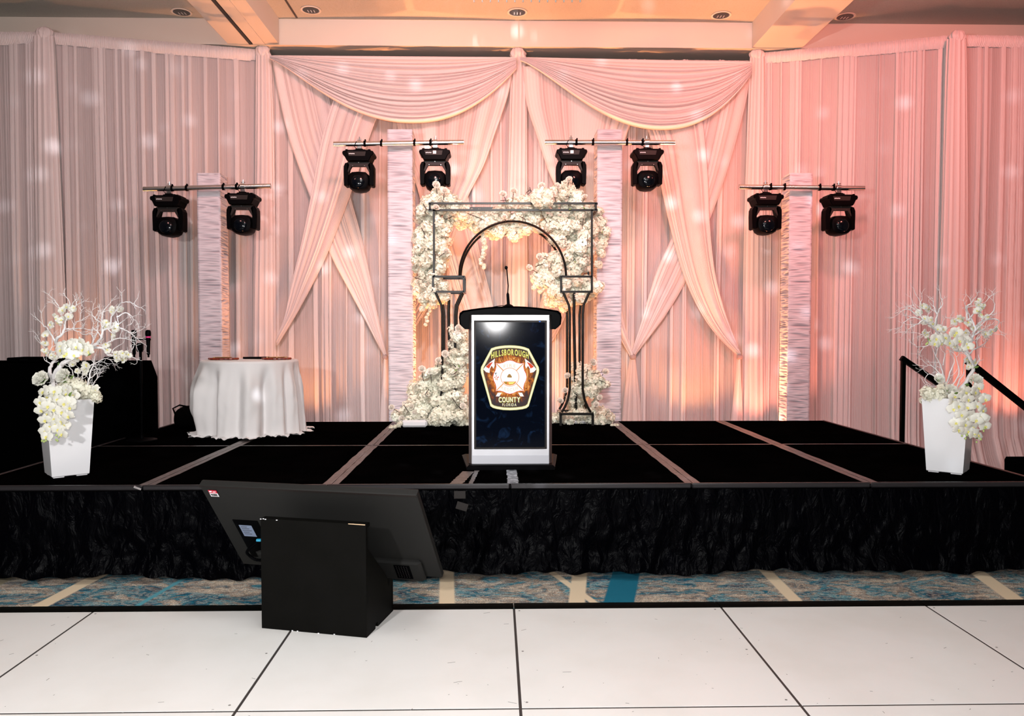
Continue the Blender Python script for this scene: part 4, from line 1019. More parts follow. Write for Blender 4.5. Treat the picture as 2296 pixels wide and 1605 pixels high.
# wing shaped reading top
m = MB(); xs_ = []; c0 = lc
front = []; 
hw = (pl(1258, 700).x-pl(1030, 700).x)/2
zt_c, zt_e = pl(1144, 687).z, pl(1144, 697).z
zlow = pl(1144, 738).z; zin = pl(1144, 706).z
iw = (fr_-fl_)/2+.012
def wing(y, k_=1, dz=0):
    pts = []
    for i in range(13):
        t = -1+2*i/12; pts.append((c0+hw*.93*k_*t, y, lerp(zt_c, zt_e, abs(t)**2)+dz))
    pts += [(c0+hw*.985*k_, y, zt_e-.018+dz), (c0+hw*k_, y, zt_e-.05), (c0+hw*.985*k_, y, zt_e-.10), (c0+hw*.93*k_, y, zlow+.015), (c0+hw*.88*k_, y, zlow), (c0+iw, y, zlow), (c0+iw, y, zin), (c0-iw, y, zin), (c0-iw, y, zlow),
            (c0-hw*.88*k_, y, zlow), (c0-hw*.93*k_, y, zlow+.015), (c0-hw*.985*k_, y, zt_e-.10), (c0-hw*k_, y, zt_e-.05), (c0-hw*.985*k_, y, zt_e-.018+dz)]
    return [Vector(p) for p in pts]
rings = [wing(YL-.05, .975, -.012), wing(YL-.065, 1), wing(YL+.15, 1, .0), wing(YL+.40, .985, -.02)]
n = len(rings[0]); vs = [v for r_ in rings for v in r_]
fs = [(i*n+j, i*n+(j+1) % n, (i+1)*n+(j+1) % n, (i+1)*n+j) for i in range(3) for j in range(n)]+[tuple(range(n-1, -1, -1)), tuple(3*n+j for j in range(n))]
m.add(vs, fs); m.build('reading_top', 'black', le, smooth=False)
# screen
sx0, sx1 = pl(1063, 880).x, pl(1226, 880).x; sz0, sz1 = pl(1144, 1006).z, pl(1144, 718).z
m = MB(); m.bbox(((sx0+sx1)/2, YL-.008, (sz0+sz1)/2), (sx1-sx0, .022, sz1-sz0), .003); bz = m.build('screen_bezel', 'dark_panel', le, smooth=False)
YS = YL-.0215
screen_m = mat('display_glass', (.001, .001, .002), .09, spec=.055, emis=(.02, .06, .16), emis_s=.18)
nt = screen_m.node_tree; b = nt.nodes['Principled BSDF']; co = nt.nodes.new('ShaderNodeTexCoord')
n1 = N('ShaderNodeTexNoise'); n1.inputs['Scale'].default_value = 7; n1.inputs['Detail'].default_value = 9; n1.inputs['Distortion'].default_value = 2.5; L(co.outputs['Object'], n1.inputs['Vector'])
r1 = N('ShaderNodeMapRange'); r1.inputs['From Min'].default_value = .56; r1.inputs['From Max'].default_value = .80; r1.inputs['To Min'].default_value = .035; r1.inputs['To Max'].default_value = .45; L(n1.outputs['Fac'], r1.inputs['Value']); L(r1.outputs[0], b.inputs['Emission Strength'])
m = MB(); m.box(((sx0+sx1)/2, YS+.003, (sz0+sz1)/2), (sx1-sx0-.03, .003, sz1-sz0-.03)); scn = m.build('display_screen', screen_m, le, smooth=False)
# emblem layers, printed by light on the screen (thin, each slightly in front of the last)
YE = YS+.001
def E(zx, zy, k_): p = at(1040+zx/8.025, 750+zy/8.025, YE-.0006*k_); return p
def em_mat(name, c, s=1.0): return mat(name, (0, 0, 0), .6, spec=.1, emis=c, emis_s=s)
e_cream = em_mat('screen_cream', (1, .96, .62), .98); e_white = em_mat('screen_white', (1, 1, .97), 1.05); e_dark = em_mat('screen_brown', (.055, .035, .04), 1)
e_yel = em_mat('screen_yellow', (.93, .88, .22), 1.0); e_red = em_mat('screen_red', (.78, .08, .03), 1); e_or = em_mat('screen_orange', (.85, .30, .06), 1); e_olive = em_mat('screen_olive', (.30, .26, .03), 1); e_pale = em_mat('screen_pale', (.9, .72, .45), 1)
def poly(pts, k_, name, mt):
    P_ = [E(a, b_, k_) for a, b_ in pts]; c = sum(P_, Vector())/len(P_)
    m = MB(); m.prism(P_, (0, .0004, 0)); return m.build(name, mt, scn, smooth=False)
def polyfan(pts, k_, name, mt):
    P_ = [E(a, b_, k_) for a, b_ in pts]; c = sum(P_, Vector())/len(P_); m = MB(); n = len(P_)
    m.add(P_+[c], [(i, n, (i+1) % n) for i in range(n)]); return m.build(name, mt, scn, smooth=False)
def shield(ins):
    base = [(490, 248), (570, 220), (650, 205), (740, 195), (828, 192), (915, 195), (1005, 205), (1090, 224), (1172, 255), (1348, 585), (1356, 635), (1350, 690), (1168, 1290), (1130, 1322), (1060, 1342), (945, 1357), (825, 1362), (705, 1357), (590, 1338), (520, 1318), (478, 1288), (308, 690), (302, 635), (310, 585)]
    cx_, cy_ = 828, 700; out = []
    for a, b_ in base:
        d = math.hypot(a-cx_, b_-cy_); out.append((a-(a-cx_)/d*ins, b_-(b_-cy_)/d*ins*(1.0)))
    return out
polyfan(shield(0), 0, 'emblem_border', em_mat('screen_border', (.80, .74, .30), .9))
polyfan(shield(7), 1, 'emblem_border', e_cream)
polyfan(shield(44), 2, 'emblem_border', em_mat('screen_edge', (.60, .52, .14), .8))
# dark field with flames
fm = bpy.data.materials.new('screen_flames'); fm.use_nodes = True; nt = fm.node_tree; b = nt.nodes['Principled BSDF']; b.inputs['Base Color'].default_value = (0, 0, 0, 1); b.inputs['Specular IOR Level'].default_value = .1
co = N('ShaderNodeTexCoord'); mp = N('ShaderNodeMapping'); ctr = W[scn].inverted() @ E(828, 760, 3)
mp.inputs['Location'].default_value = (-ctr.x, 0, -ctr.z); mp.inputs['Scale'].default_value = (1, 0, 1); L(co.outputs['Object'], mp.inputs[0])
gr = N('ShaderNodeVectorMath', operation='LENGTH'); L(mp.outputs[0], gr.inputs[0])
n1 = N('ShaderNodeTexNoise'); n1.inputs['Scale'].default_value = 26; n1.inputs['Detail'].default_value = 6; n1.inputs['Distortion'].default_value = 2.2
mp2 = N('ShaderNodeMapping'); mp2.inputs['Scale'].default_value = (1.2, 0, .6); L(co.outputs['Object'], mp2.inputs[0]); L(mp2.outputs[0], n1.inputs['Vector'])
rad_ = (E(1200, 760, 0)-E(828, 760, 0)).length
r1 = N('ShaderNodeMapRange'); r1.inputs['From Min'].default_value = rad_*.75; r1.inputs['From Max'].default_value = rad_*1.5; r1.inputs['To Min'].default_value = .40; r1.inputs['To Max'].default_value = -.12; L(gr.outputs['Value'], r1.inputs['Value'])
ad = N('ShaderNodeMath', operation='ADD'); L(r1.outputs[0], ad.inputs[0]); L(n1.outputs['Fac'], ad.inputs[1])
fr2 = N('ShaderNodeValToRGB'); e = fr2.color_ramp.elements
while len(e) < 5: e.new(.1*len(e))
for q, (p_, c_) in zip(e, [(.0, (.045, .032, .04)), (.50, (.06, .035, .035)), (.66, (.20, .05, .015)), (.84, (.68, .19, .02)), (1.0, (.98, .60, .20))]): q.position = p_; q.color = (*c_, 1)
L(ad.outputs[0], fr2.inputs[0]); L(fr2.outputs[0], b.inputs['Emission Color']); b.inputs['Emission Strength'].default_value = .95
M['flames'] = fm
polyfan(shield(52), 3, 'emblem_field', 'flames')
# maltese cross with curved arms
def arm(rot):
    pts = [(-125, -105), (-252, -247), (-185, -243), (-120, -258), (-60, -288), (0, -300), (60, -288), (120, -258), (185, -243), (252, -247), (125, -105)]
    c, s = math.cos(R(rot)), math.sin(R(rot))
    k_ = 1.0 if rot % 180 == 0 else 1.0
    return [(828+a*c-b_*s, 765+(a*s+b_*c)) for a, b_ in pts]
full = []
for r_ in (0, 90, 180, 270): full += arm(r_)[1:-1]
polyfan([(828+(a-828)*1.035, 765+(b_-765)*1.035) for a, b_ in full], 4, 'emblem_cross', e_red)
polyfan(full, 5, 'emblem_cross', e_white)
for r_ in (45, 135, 225, 315):
    c, s = math.cos(R(r_)), math.sin(R(r_))
    a0, a1 = 165, 338; w = 7
    poly([(828+a0*c-w*s, 765+a0*s+w*c), (828+a1*c-w*s, 765+a1*s+w*c), (828+a1*c+w*s, 765+a1*s-w*c), (828+a0*c+w*s, 765+a0*s-w*c)], 6, 'emblem_seam', e_or)
def ring(r0, r1_, k_, name, mt, cx_=828, cy_=765):
    n = 48; P0 = [E(cx_+r0*math.cos(2*math.pi*i/n), cy_+r0*math.sin(2*math.pi*i/n), k_) for i in range(n)]; P1 = [E(cx_+r1_*math.cos(2*math.pi*i/n), cy_+r1_*math.sin(2*math.pi*i/n), k_) for i in range(n)]
    m = MB(); m.add(P0+P1, [(i, (i+1) % n, n+(i+1) % n, n+i) for i in range(n)]); return m.build(name, mt, scn, smooth=False)
ring(0.5, 168, 6, 'emblem_disc', e_or); ring(.5, 160, 7, 'emblem_disc', e_white); 
poly([(705, 845), (945, 845), (925, 880), (885, 905), (828, 915), (770, 905), (728, 880)], 8, 'emblem_scene', e_or)
poly([(740, 850), (770, 850), (775, 885), (750, 885)], 9, 'emblem_scene', e_olive); poly([(800, 855), (925, 850), (880, 890), (815, 895)], 9, 'emblem_scene', e_yel)
poly([(782, 770), (782, 740), (795, 735), (800, 718), (820, 708), (842, 718), (848, 738), (862, 742), (862, 775)], 8, 'emblem_scene', em_mat('screen_tan', (.42, .22, .06), 1))
for q in ((560, 770), (585, 745), (600, 780), (575, 800), (620, 765), (600, 810)): poly([(q[0]-12, q[1]), (q[0], q[1]-14), (q[0]+12, q[1]), (q[0], q[1]+14)], 7, 'emblem_mark', e_red if q[1] < 790 else e_or)
poly([(555, 690), (565, 680), (580, 715), (570, 722)], 7, 'emblem_mark', e_dark); poly([(585, 680), (592, 678), (588, 712), (580, 710)], 7, 'emblem_mark', e_dark)
# axes
def axe(mx):
    X = lambda a: 828+(a-828)*mx
    poly([(X(a), b_) for a, b_ in [(350, 625), (395, 565), (470, 620), (462, 690), (400, 675)]], 5, 'emblem_axe', e_white)
    poly([(X(a), b_) for a, b_ in [(385, 580), (470, 500), (560, 430), (548, 500), (555, 560), (535, 612), (500, 560), (462, 630)]], 4, 'emblem_axe', e_white)
    poly([(X(a), b_) for a, b_ in [(393, 580), (455, 520), (525, 490), (480, 560), (455, 612)]], 6, 'emblem_axe', e_red)
    poly([(X(a), b_) for a, b_ in [(610, 1045), (680, 1045), (640, 1112), (575, 1112)]], 4, 'emblem_axe', e_white)
axe(1); axe(-1)
def text_mesh(body, bold=.02):
    cu = bpy.data.curves.new('t', 'FONT'); cu.body = body; cu.size = 1; cu.offset = bold; cu.resolution_u = 3
    o = bpy.data.objects.new('t', cu); me = bpy.data.meshes.new_from_object(o)
    vs = [v.co.copy() for v in me.vertices]; fs = [tuple(p.vertices) for p in me.polygons]
    bpy.data.objects.remove(o); bpy.data.curves.remove(cu); bpy.data.meshes.remove(me)
    x0, x1 = min(v.x for v in vs), max(v.x for v in vs); y0, y1 = min(v.y for v in vs), max(v.y for v in vs)
    return vs, fs, x0, x1, y0, y1
def word(body, name, mt, k_, map_fn, bold=.02, serif=False, gap=.12):
    """map_fn(u along word 0..1, v height 0..1) -> zoom coordinates"""
    m = MB(); glyphs = []; x = 0
    for ch_ in body:
        g_ = text_mesh(ch_, bold); w = (g_[3]-g_[2])*(1.0); glyphs.append((x, w, g_)); x += w+gap
    tot = x-gap
    for gx, w, (vs, fs, x0, x1, y0, y1) in glyphs:
        y0_, y1_ = 0, .70
        P_ = [E(*map_fn((gx+(v.x-x0))/tot, min(1, max(0, (v.y-y0_)/(y1_-y0_)))), k_) for v in vs]
        m.add(P_, fs)
        if serif and gx is not None:
            for vv in (0, 1):
                for uu in ((gx, gx+w) if True else ()):
                    pass
    return m.build(name, mt, scn, smooth=False)
def hills(u, v, e=0):
    s = u*2-1; x = 828+s*335; top = 262+62*s*s; bot = 368+68*s*s
    return (x+(1-v)*0, lerp(bot, top, v))
word('HILLSBOROUGH', 'emblem_lettering', e_olive, 8, lambda u, v: (hills(u, v)[0]+5, hills(u, v)[1]+6), .035, gap=.2)
word('HILLSBOROUGH', 'emblem_lettering', e_yel, 9, hills, .025, gap=.2)
word('COUNTY', 'emblem_lettering', e_olive, 8, lambda u, v: (630+u*390+5, lerp(1222, 1125, v)+6), .05)
word('COUNTY', 'emblem_lettering', e_cream, 9, lambda u, v: (625+u*390, lerp(1218, 1122, v)), .045)
word('FLORIDA', 'emblem_lettering', e_cream, 9, lambda u, v: (692+u*256, lerp(1288, 1236, v)), .015, gap=.2)
word('FIRE', 'emblem_lettering', e_pale, 9, lambda u, v: (718+u*215, lerp(585, 528, v)+14*(2*u-1)**2), .0, gap=.3)
word('RESCUE', 'emblem_lettering', e_pale, 9, lambda u, v: (672+u*312, lerp(1020, 965, v)-48*(2*u-1)**2), .0, gap=.2)
m = MB(); m.box((pl(1210, 722).x, YS, pl(1210, 721).z), (.012, .003, .006)); m.build('indicator', em_mat('screen_blue', (.1, .3, 1), 1), le, smooth=False)
# gooseneck microphone on the lectern
zt = zt_c
mi = thing('gooseneck_microphone', 'thin black gooseneck microphone standing on the lectern top', 'microphone', (pl(1140, 690, YL+.12).x, YL+.12, zt-.006))
g2 = lambda a, b_: at(a, b_, YL+.12)
m = MB(); bz_ = Vector((mi.location.x, YL+.12, zt-.008)); m.lathe([(.045, 0), (.045, .008), (.03, .022), (.012, .03)], bz_, 20); m.tube([bz_+Vector((0, 0, .02)), g2(1138.5, 660), g2(1138.5, 656)], [.012, .011, .006], 12); m.build('mount', 'black', mi)
m = MB(); m.tube([g2(1138.5, 657), g2(1139.5, 640), g2(1137.5, 618), g2(1136.5, 607), g2(1136, 603)], .0045, 8); m.build('gooseneck', 'black', mi)
m = MB(); q = g2(1135, 600); m.lathe([(.004, -.014), (.010, -.009), (.0125, 0), (.010, .009), (.004, .013)], q, 14); m.build('capsule', 'black', mi)
m = MB(); m.tube([bz_+Vector((-.02, 0, .012)), bz_+Vector((-.05, 0, .02)), bz_+Vector((-.09, -.02, .012)), bz_+Vector((-.14, -.02, .002))], .003, 6); m.build('cable', 'black', mi)

# ---------------------------------------------------------------- round table with cloth
TC = Vector(((561-1112)/F*7.92+.0, 7.92, 0)); TC.x = at(561, 800, 7.92).x; TZ = CAMZ-66/F*7.92; TR = .463
tb = thing('round_table', 'small round cocktail table hidden under a white cloth', 'table', (TC.x, TC.y, ZT))
m = MB(); m.lathe([(TR-.008, TZ-.03), (TR-.006, TZ-.004), (TR-.012, TZ-.003)], (TC.x, TC.y, 0), 48); m.build('table_top', 'white_label', tb)
m = MB(); m.lathe([(.24, ZT+.001), (.22, ZT+.02), (.03, ZT+.04), (.03, TZ-.03)], (TC.x, TC.y, 0), 20); m.build('pedestal', 'black', tb)
r_ = random.Random(12); lob = [(r_.uniform(0, 6.28), r_.uniform(.6, 1)) for _ in range(30)]
def cloth(u, v):
    th = 2*math.pi*u
    if v < .22:
        rr_ = TR*(v/.22); return Vector((TC.x+rr_*math.cos(th), TC.y+rr_*math.sin(th), TZ)), 1
    t = (v-.22)/.78
    ph = th*13+1.6*math.sin(th*2+1)+.9*math.sin(th*3)
    am = .5+.5*noise.noise(Vector((math.cos(th)*2, math.sin(th)*2, 3)))
    fo = (math.sin(ph)*.040+.022*math.sin(ph*.5+2)+.012*math.sin(ph*2.1+t*2))*sstep(0, .35, t)*(.5+am)
    sp_ = .055*t**1.25
    z = lerp(TZ, ZT+.008, min(1, t*1.14))
    fl2 = 0
    if t > .877:
        q = (t-.877)/.123; fl2 = q*(.05+.05*noise.noise(Vector((math.cos(th)*3, math.sin(th)*3, 7))))+.02*q*math.sin(ph*1.6)
        z = ZT+.008+.022*abs(math.sin(ph*1.4+1))*(1-.3*q)+.012*abs(math.sin(ph*3))
    bulge_ = 0
    d = math.cos(th-R(205)); bulge_ = .045*max(0, d)**3*math.sin(math.pi*min(1, t*1.15))
    tuck = -.05*max(0, math.cos(th-R(200)))**8*sstep(.55, .8, t)*(1-sstep(.85, 1, t))
    cr = .006*noise.noise(Vector((math.cos(th)*9, t*9, math.sin(th)*9)))*sstep(.1, .4, t)
    rr_ = TR+sp_+fo+fl2+bulge_+tuck+cr+.004
    return Vector((TC.x+rr_*math.cos(th), TC.y+rr_*math.sin(th), z)), 1
m = MB(); m.grid(cloth, 360, 70, closed=True); o = m.build('tablecloth', 'linen', sharp=None); tag(o, 'floor-length white cloth draped over the round table', 'tablecloth')
# plaques and a black baton on the table
def plaque(px0, px1, py, Y, ry, label, seed):
    a, b_ = at(px0, py, Y), at(px1, py, Y); c = (a+b_)/2; rx = (b_.x-a.x)/2; z = TZ+.003
    r = thing('award_plaque', label, 'plaque', (c.x, Y, z))
    n = 10; pts = []
    for i in range(n*4):
        th = 2*math.pi*i/(n*4); k_ = 1+.06*math.cos(th*8)
        pts.append((c.x+rx*k_*math.cos(th)/1.06, Y+ry*k_*math.sin(th), z))
    m = MB(); m.prism(pts, (0, 0, .020), .006); pb = m.build('wood_plate', 'red_wood', r, smooth=False)
    m = MB(); m.bbox((c.x, Y, z+.024), (rx*.9, ry*.8, .006), .002); m.build('engraved_plate', 'brass', r, smooth=False)
    r_ = random.Random(seed); m = MB()
    for _ in range(6): m.lathe([(.012, 0), (.012, .006), (.005, .008)], (c.x+r_.uniform(-.6, .6)*rx, Y+r_.uniform(-.5, .5)*ry, z+.020), 10)
    m.build('medallion', 'brass', r)
plaque(466, 536, 802, 7.86, .10, 'dark red wooden plaque lying on the left of the table', 1)
plaque(586, 654, 801, 7.90, .10, 'dark red wooden plaque lying on the right of the table', 2)
a, b_ = at(540, 800, 7.9), at(600, 800, 7.9)
m = MB(); m.tube([(a.x, 7.97, TZ+.016), (b_.x, 7.99, TZ+.016)], [.011, .013], 12); o = m.build('black_baton', 'black'); tag(o, 'thin black rod lying between the two red plaques', 'baton')
# soft bag behind the table
c = at(436, 930, 8.42)
bg = thing('duffel_bag', 'black soft bag lying on the stage behind the round table', 'bag', (c.x, 8.42, ZT))
def bagf(u, v):
    th = 2*math.pi*u; ph = math.pi*v; k_ = 1+.12*noise.noise(Vector((math.cos(th)*2, math.sin(th)*2, v*4)))
    e = .7
    sx_ = lambda x, p: math.copysign(abs(x)**p, x)
    return Vector((c.x+.20*k_*sx_(math.sin(ph), e)*sx_(math.cos(th), e), 8.42+.14*k_*sx_(math.sin(ph), e)*sx_(math.sin(th), e), max(ZT+.004, ZT+.11+.118*k_*sx_(math.cos(ph), .8)))), 0
m = MB(); m.grid(bagf, 40, 20, closed=True); m.build('bag_body', 'bag', bg, sharp=None)
m = MB(); m.tube([(c.x-.17, 8.34, ZT+.15), (c.x-.19, 8.33, ZT+.21), (c.x-.12, 8.33, ZT+.245), (c.x-.02, 8.33, ZT+.225)], .009, 6); m.build('carry_strap', 'bag', bg)

# ---------------------------------------------------------------- booth at the left, microphone stand
bx1 = -3.575
bo = thing('draped_booth', 'large black cloth-covered booth beside the stage at left', 'booth', (-4.8, 7.75, 0))
ztb = at(200, 813, 7.62).z
m = MB(); m.prism([(-6.4, 7.6, .01), (bx1+.07, 7.6, .01), (bx1+.07, 7.6, ztb-.17), (bx1+.01, 7.6, ztb), (-6.4, 7.6, ztb)], (0, .62, 0), .006)
o = m.build('cloth_cover', 'black_cloth', bo, smooth=False)
def booth_thing(px0, px1, y0, Y, d, name, lab, cat, prof=None):
    a, b_ = at(px0, y0, Y), at(px1, y0, Y); h = a.z-ztb
    r = thing(name, lab, cat, ((a.x+b_.x)/2, Y+d/2, ztb+.001)); return r, a, b_, h
r, a, b_, h = booth_thing(14, 94, 802, 7.66, .3, 'equipment_case', 'flat-topped black case standing on the booth', 'case')
m = MB(); m.bbox(((a.x+b_.x)/2, 7.81, ztb+.001+h/2), (b_.x-a.x, .3, h), .008); m.build('case_body', 'black_cloth', r); m = MB(); m.bbox(((a.x+b_.x)/2, 7.652, ztb+h*.6), (.08, .012, .02), .003); m.build('latch', 'black', r)
r, a, b_, h = booth_thing(108, 146, 800, 7.7, .2, 'mixer_unit', 'small black humped unit on the booth behind the left branches', 'mixer')
m = MB(); m.prism([(a.x, 7.7, ztb+.001), (b_.x, 7.7, ztb+.001), (b_.x-.02, 7.7, ztb+h*.8), (b_.x-.05, 7.7, ztb+h), (a.x+.06, 7.7, ztb+h*.7)], (0, .2, 0), .006); m.build('unit_body', 'black_cloth', r)
m = MB()
for q in range(4): m.lathe([(.008, 0), (.007, .012)], (a.x+.05+q*.022, 7.8, ztb+h*.75), 8)
m.build('knob', 'black', r)
r, a, b_, h = booth_thing(222, 250, 800, 7.7, .2, 'laptop', 'small black raised device on the booth right of the branches', 'device')
m = MB(); m.prism([(a.x, 7.7, ztb+.001), (b_.x, 7.7, ztb+.001), (b_.x, 7.7, ztb+h), (a.x+.05, 7.7, ztb+h), (a.x+.03, 7.7, ztb+h*.5)], (0, .15, 0), .004); m.build('device_body', 'black_cloth', r)
m = MB(); m.bbox(((a.x+b_.x)/2-.05, 7.80, ztb+.008), (.16, .12, .012), .003); m.build('keyboard', 'black', r)
# mic stand
YM = 7.42; bp_ = at(318, 983, YM); bp_.z = ZT
ms = thing('microphone_stand', 'black round-base stand with a twin holder beside the booth', 'microphone stand', tuple(bp_))
m = MB(); m.lathe([(.135, .001), (.135, .008), (.12, .014), (.02, .022), (.016, .05)], bp_, 36); m.build('round_base', 'black', ms)
ptop = at(315, 772, YM)
m = MB(); m.tube([bp_+Vector((0, 0, .02)), (ptop.x, YM, ptop.z)], .0095, 12); m.tube([at(316, 860, YM), at(315, 788, YM)], .013, 12); m.build('pole', 'black', ms)
m = MB(); q = at(314, 779, YM); m.bbox(q, (.055, .05, .085), .012); m.build('clutch', 'black', ms)
m = MB(); m.bar(at(294, 761, YM), at(337, 761, YM), .012); m.build('cross_bar', 'black', ms)
def handmic(px, py0, py1, label, ring_):
    t, b2 = at(px, py0, YM-.02), at(px+1, py1, YM-.02); h = t.z-b2.z
    r = thing('handheld_microphone', label, 'microphone', tuple(b2))
    m = MB(); m.lathe([(.012, h-.002), (.022, h-.010), (.026, h-.030), (.025, h-.052), (.020, h-.062)], b2, 20); m.build('grille', 'black', r)
    m = MB(); m.lathe([(.019, h-.063), (.0185, h-.10), (.015, .06), (.0145, .03)], b2, 20); m.build('handle', 'black', r)
    m = MB(); m.lathe([(.0135, .03), (.0085, .02), (.0085, 0)], b2, 14); m.build('antenna_end', 'black', r)
    if ring_:
        m = MB(); m.lathe([(.0215, h-.076), (.022, h-.062)], b2, 20); m.build('colour_ring', 'pink_ring', r)
    m = MB(); m.lathe([(.021, h-.10), (.023, h-.098), (.023, h-.085), (.021, h-.083)], b2, 16); m.build('clip', 'black', r)
handmic(332, 739, 801, 'black handheld microphone with a pink ring clipped to the stand', 1)
handmic(300, 739, 801, 'black handheld microphone half hidden behind the white branches', 0)
# ---------------------------------------------------------------- tall white vases with branch arrangements
def vase(cornerx, cornery, rot, sgn, label):
    """front bottom corner given; body 0.25 m base, 0.345 m top, 0.545 m high"""
    b0, t0, h = .236, .305, .545
    ca, sa = math.cos(rot), math.sin(rot)
    ux = Vector((ca, sa, 0)); uy = Vector((-sa, ca, 0))
    c = Vector((cornerx, cornery, 0))+uy*b0/2+ux*(b0/2 if sgn > 0 else -b0/2)
    r = thing('square_vase', label, 'vase', (c.x, c.y, ZT), rot)
    m = MB(); vs = []
    rings = [(b0/2-.004, .010), (b0/2, .014), (t0/2-.002, h-.004), (t0/2-.005, h), (t0/2-.018, h), (t0/2-.02, h-.06), (.02, h-.065)]
    for hw_, z in rings:
        for sx_, sy_ in ((-1, -1), (1, -1), (1, 1), (-1, 1)): vs.append(c+ux*hw_*sx_+uy*hw_*sy_+Vector((0, 0, ZT+z)))
    fs = [(i*4+j, i*4+(j+1) % 4, (i+1)*4+(j+1) % 4, (i+1)*4+j) for i in range(len(rings)-1) for j in range(4)]+[(3, 2, 1, 0), tuple(len(rings)*4-4+j for j in range(4))]
    m.add(vs, fs); m.build('vase_body', 'vase', r, smooth=False)
    for sx_ in (-1, 1):
        for sy_ in (-1, 1):
            m = MB(); m.bbox(c+ux*(b0/2-.045)*sx_+uy*(b0/2-.03)*sy_+Vector((0, 0, ZT+.0065)), (.07, .04, .012), .002, Matrix.Rotation(rot, 3, 'Z')); m.build('foot_pad', 'vase', r, smooth=False)
    return c, h
# the corner facing the camera is left-front for the left vase, right-front for the right one
cL, hv = vase(-3.085, 5.50, R(40), 1, 'tall tapered white square vase at the left front of the stage')
cR, hv = vase(3.32, 5.50, R(-41), -1, 'tall tapered white square vase at the right front of the stage')
def arrangement(c, label, conv, branches, orchids, roses, heads, buds, leaves, smalls, seed, Y0):
    r_ = random.Random(seed)
    root = thing('branch_arrangement', label, 'flowers', (c.x, c.y, ZT+hv-.05))
    def Z(zx, zy, dy=0): px, py = conv(zx, zy); return at(px, py, Y0+dy)
    tips = []
    for bi, (pts, r0) in enumerate(branches):
        dys = [0]; 
        for _ in pts[1:]: dys.append(dys[-1]+r_.uniform(-.05, .05))
        P_ = [Z(a, b_, d) for (a, b_), d in zip(pts, dys)]
        # smooth it
        n = (len(P_)-1)*4; Q = [Vector(spline([tuple(p) for p in P_], i/n))+Vector((r_.uniform(-1, 1), r_.uniform(-1, 1), r_.uniform(-1, 1)))*.003 for i in range(n+1)]
        m = MB(); m.tube(Q, [r0*(1-.75*(i/n)) for i in range(n+1)], 7)
        # twigs: recursive forks
        def fork(p, d, ln, rad, depth):
            if depth == 0 or ln < .012: return
            pts_ = [p]; q = p; dd = d.copy(); k_ = 3
            for _ in range(k_):
                dd = (dd+Vector((r_.uniform(-.35, .35), r_.uniform(-.3, .3), r_.uniform(-.25, .4)))).normalized(); q = q+dd*ln/k_; pts_.append(q)
            m.tube(pts_, [rad, rad*.85, rad*.7, rad*.5], 4)
            for s_ in (-1, 1):
                if r_.random() < .88:
                    ax = Vector((0, -1, 0)); nd = (Matrix.Rotation(s_*r_.uniform(.3, .85), 3, ax) @ dd).normalized()
                    fork(q, nd, ln*r_.uniform(.55, .85), rad*.62, depth-1)
                if r_.random() < .45: 
                    nd = (Matrix.Rotation(s_*r_.uniform(.5, 1.1), 3, Vector((0, -1, 0))) @ dd).normalized(); fork(pts_[2], nd, ln*.5, rad*.5, depth-1)
        for i in range(n//4, n+1, 2):
            d = (Q[i]-Q[i-1]).normalized(); s_ = r_.choice((-1, 1))
            if i < n and r_.random() < .62:
                nd = (Matrix.Rotation(s_*r_.uniform(.5, 1.0), 3, Vector((0, -1, 0))) @ d).normalized()
                fork(Q[i], nd, r_.uniform(.035, .075), max(.0022, r0*.28), 2)
        fork(Q[-1], (Q[-1]-Q[-2]).normalized(), .055, max(.0022, r0*.25), 3)
        m.build('branch', 'branch', root)
    def Cf(zx, zy): return Vector(((zx*0), 0, 0))
    for k_, (zx, zy, s) in enumerate(orchids):
        p = Z(zx, zy, (-.33 if conv(zx, zy)[1] > 893 else -.22 if conv(zx, zy)[1] > 868 else -.13)+r_.uniform(-.03, .03))
        n_ = Vector((r_.uniform(-.45, .45), -1, r_.uniform(-.35, .35)))
        put(OM[r_.randrange(4)], 'orchid_blossom', root, p, s, n_, r_.uniform(-.5, .5)+math.pi*0)
    for zx, zy, s in roses: put(RW[r_.randrange(2)], 'white_rose', root, Z(zx, zy, -.10), s, (r_.uniform(-.3, .3), -1, .5), r_.uniform(0, 6))
    for zx, zy, s in heads: put(HM[r_.randrange(5)], 'hydrangea_head', root, Z(zx, zy, r_.uniform(-.06, .06)), s, (0, -1, .4), r_.uniform(0, 6))
    for zx, zy in buds: put(BM, 'orchid_bud', root, Z(zx, zy, -.33 if conv(zx, zy)[1] > 893 else -.15), r_.uniform(.008, .011), (r_.uniform(-.4, .4), -.6, -1), 0)
    for zx, zy, s in leaves: put(LM, 'leaf', root, Z(zx, zy, -.28 if conv(zx, zy)[1] > 880 else -.10), s, (r_.uniform(-.4, .4), -1, r_.uniform(-.2, .5)), r_.uniform(0, 6))
    for zx, zy in smalls:
        for _ in range(3):
            p = Z(zx+r_.uniform(-22, 22), zy+r_.uniform(-22, 22), r_.uniform(-.05, .05))
            put(OM[r_.randrange(4)], 'small_orchid_blossom', root, p, r_.uniform(.020, .030), (r_.uniform(-.8, .8), -1, r_.uniform(-.6, .6)), r_.uniform(0, 6))
    return root
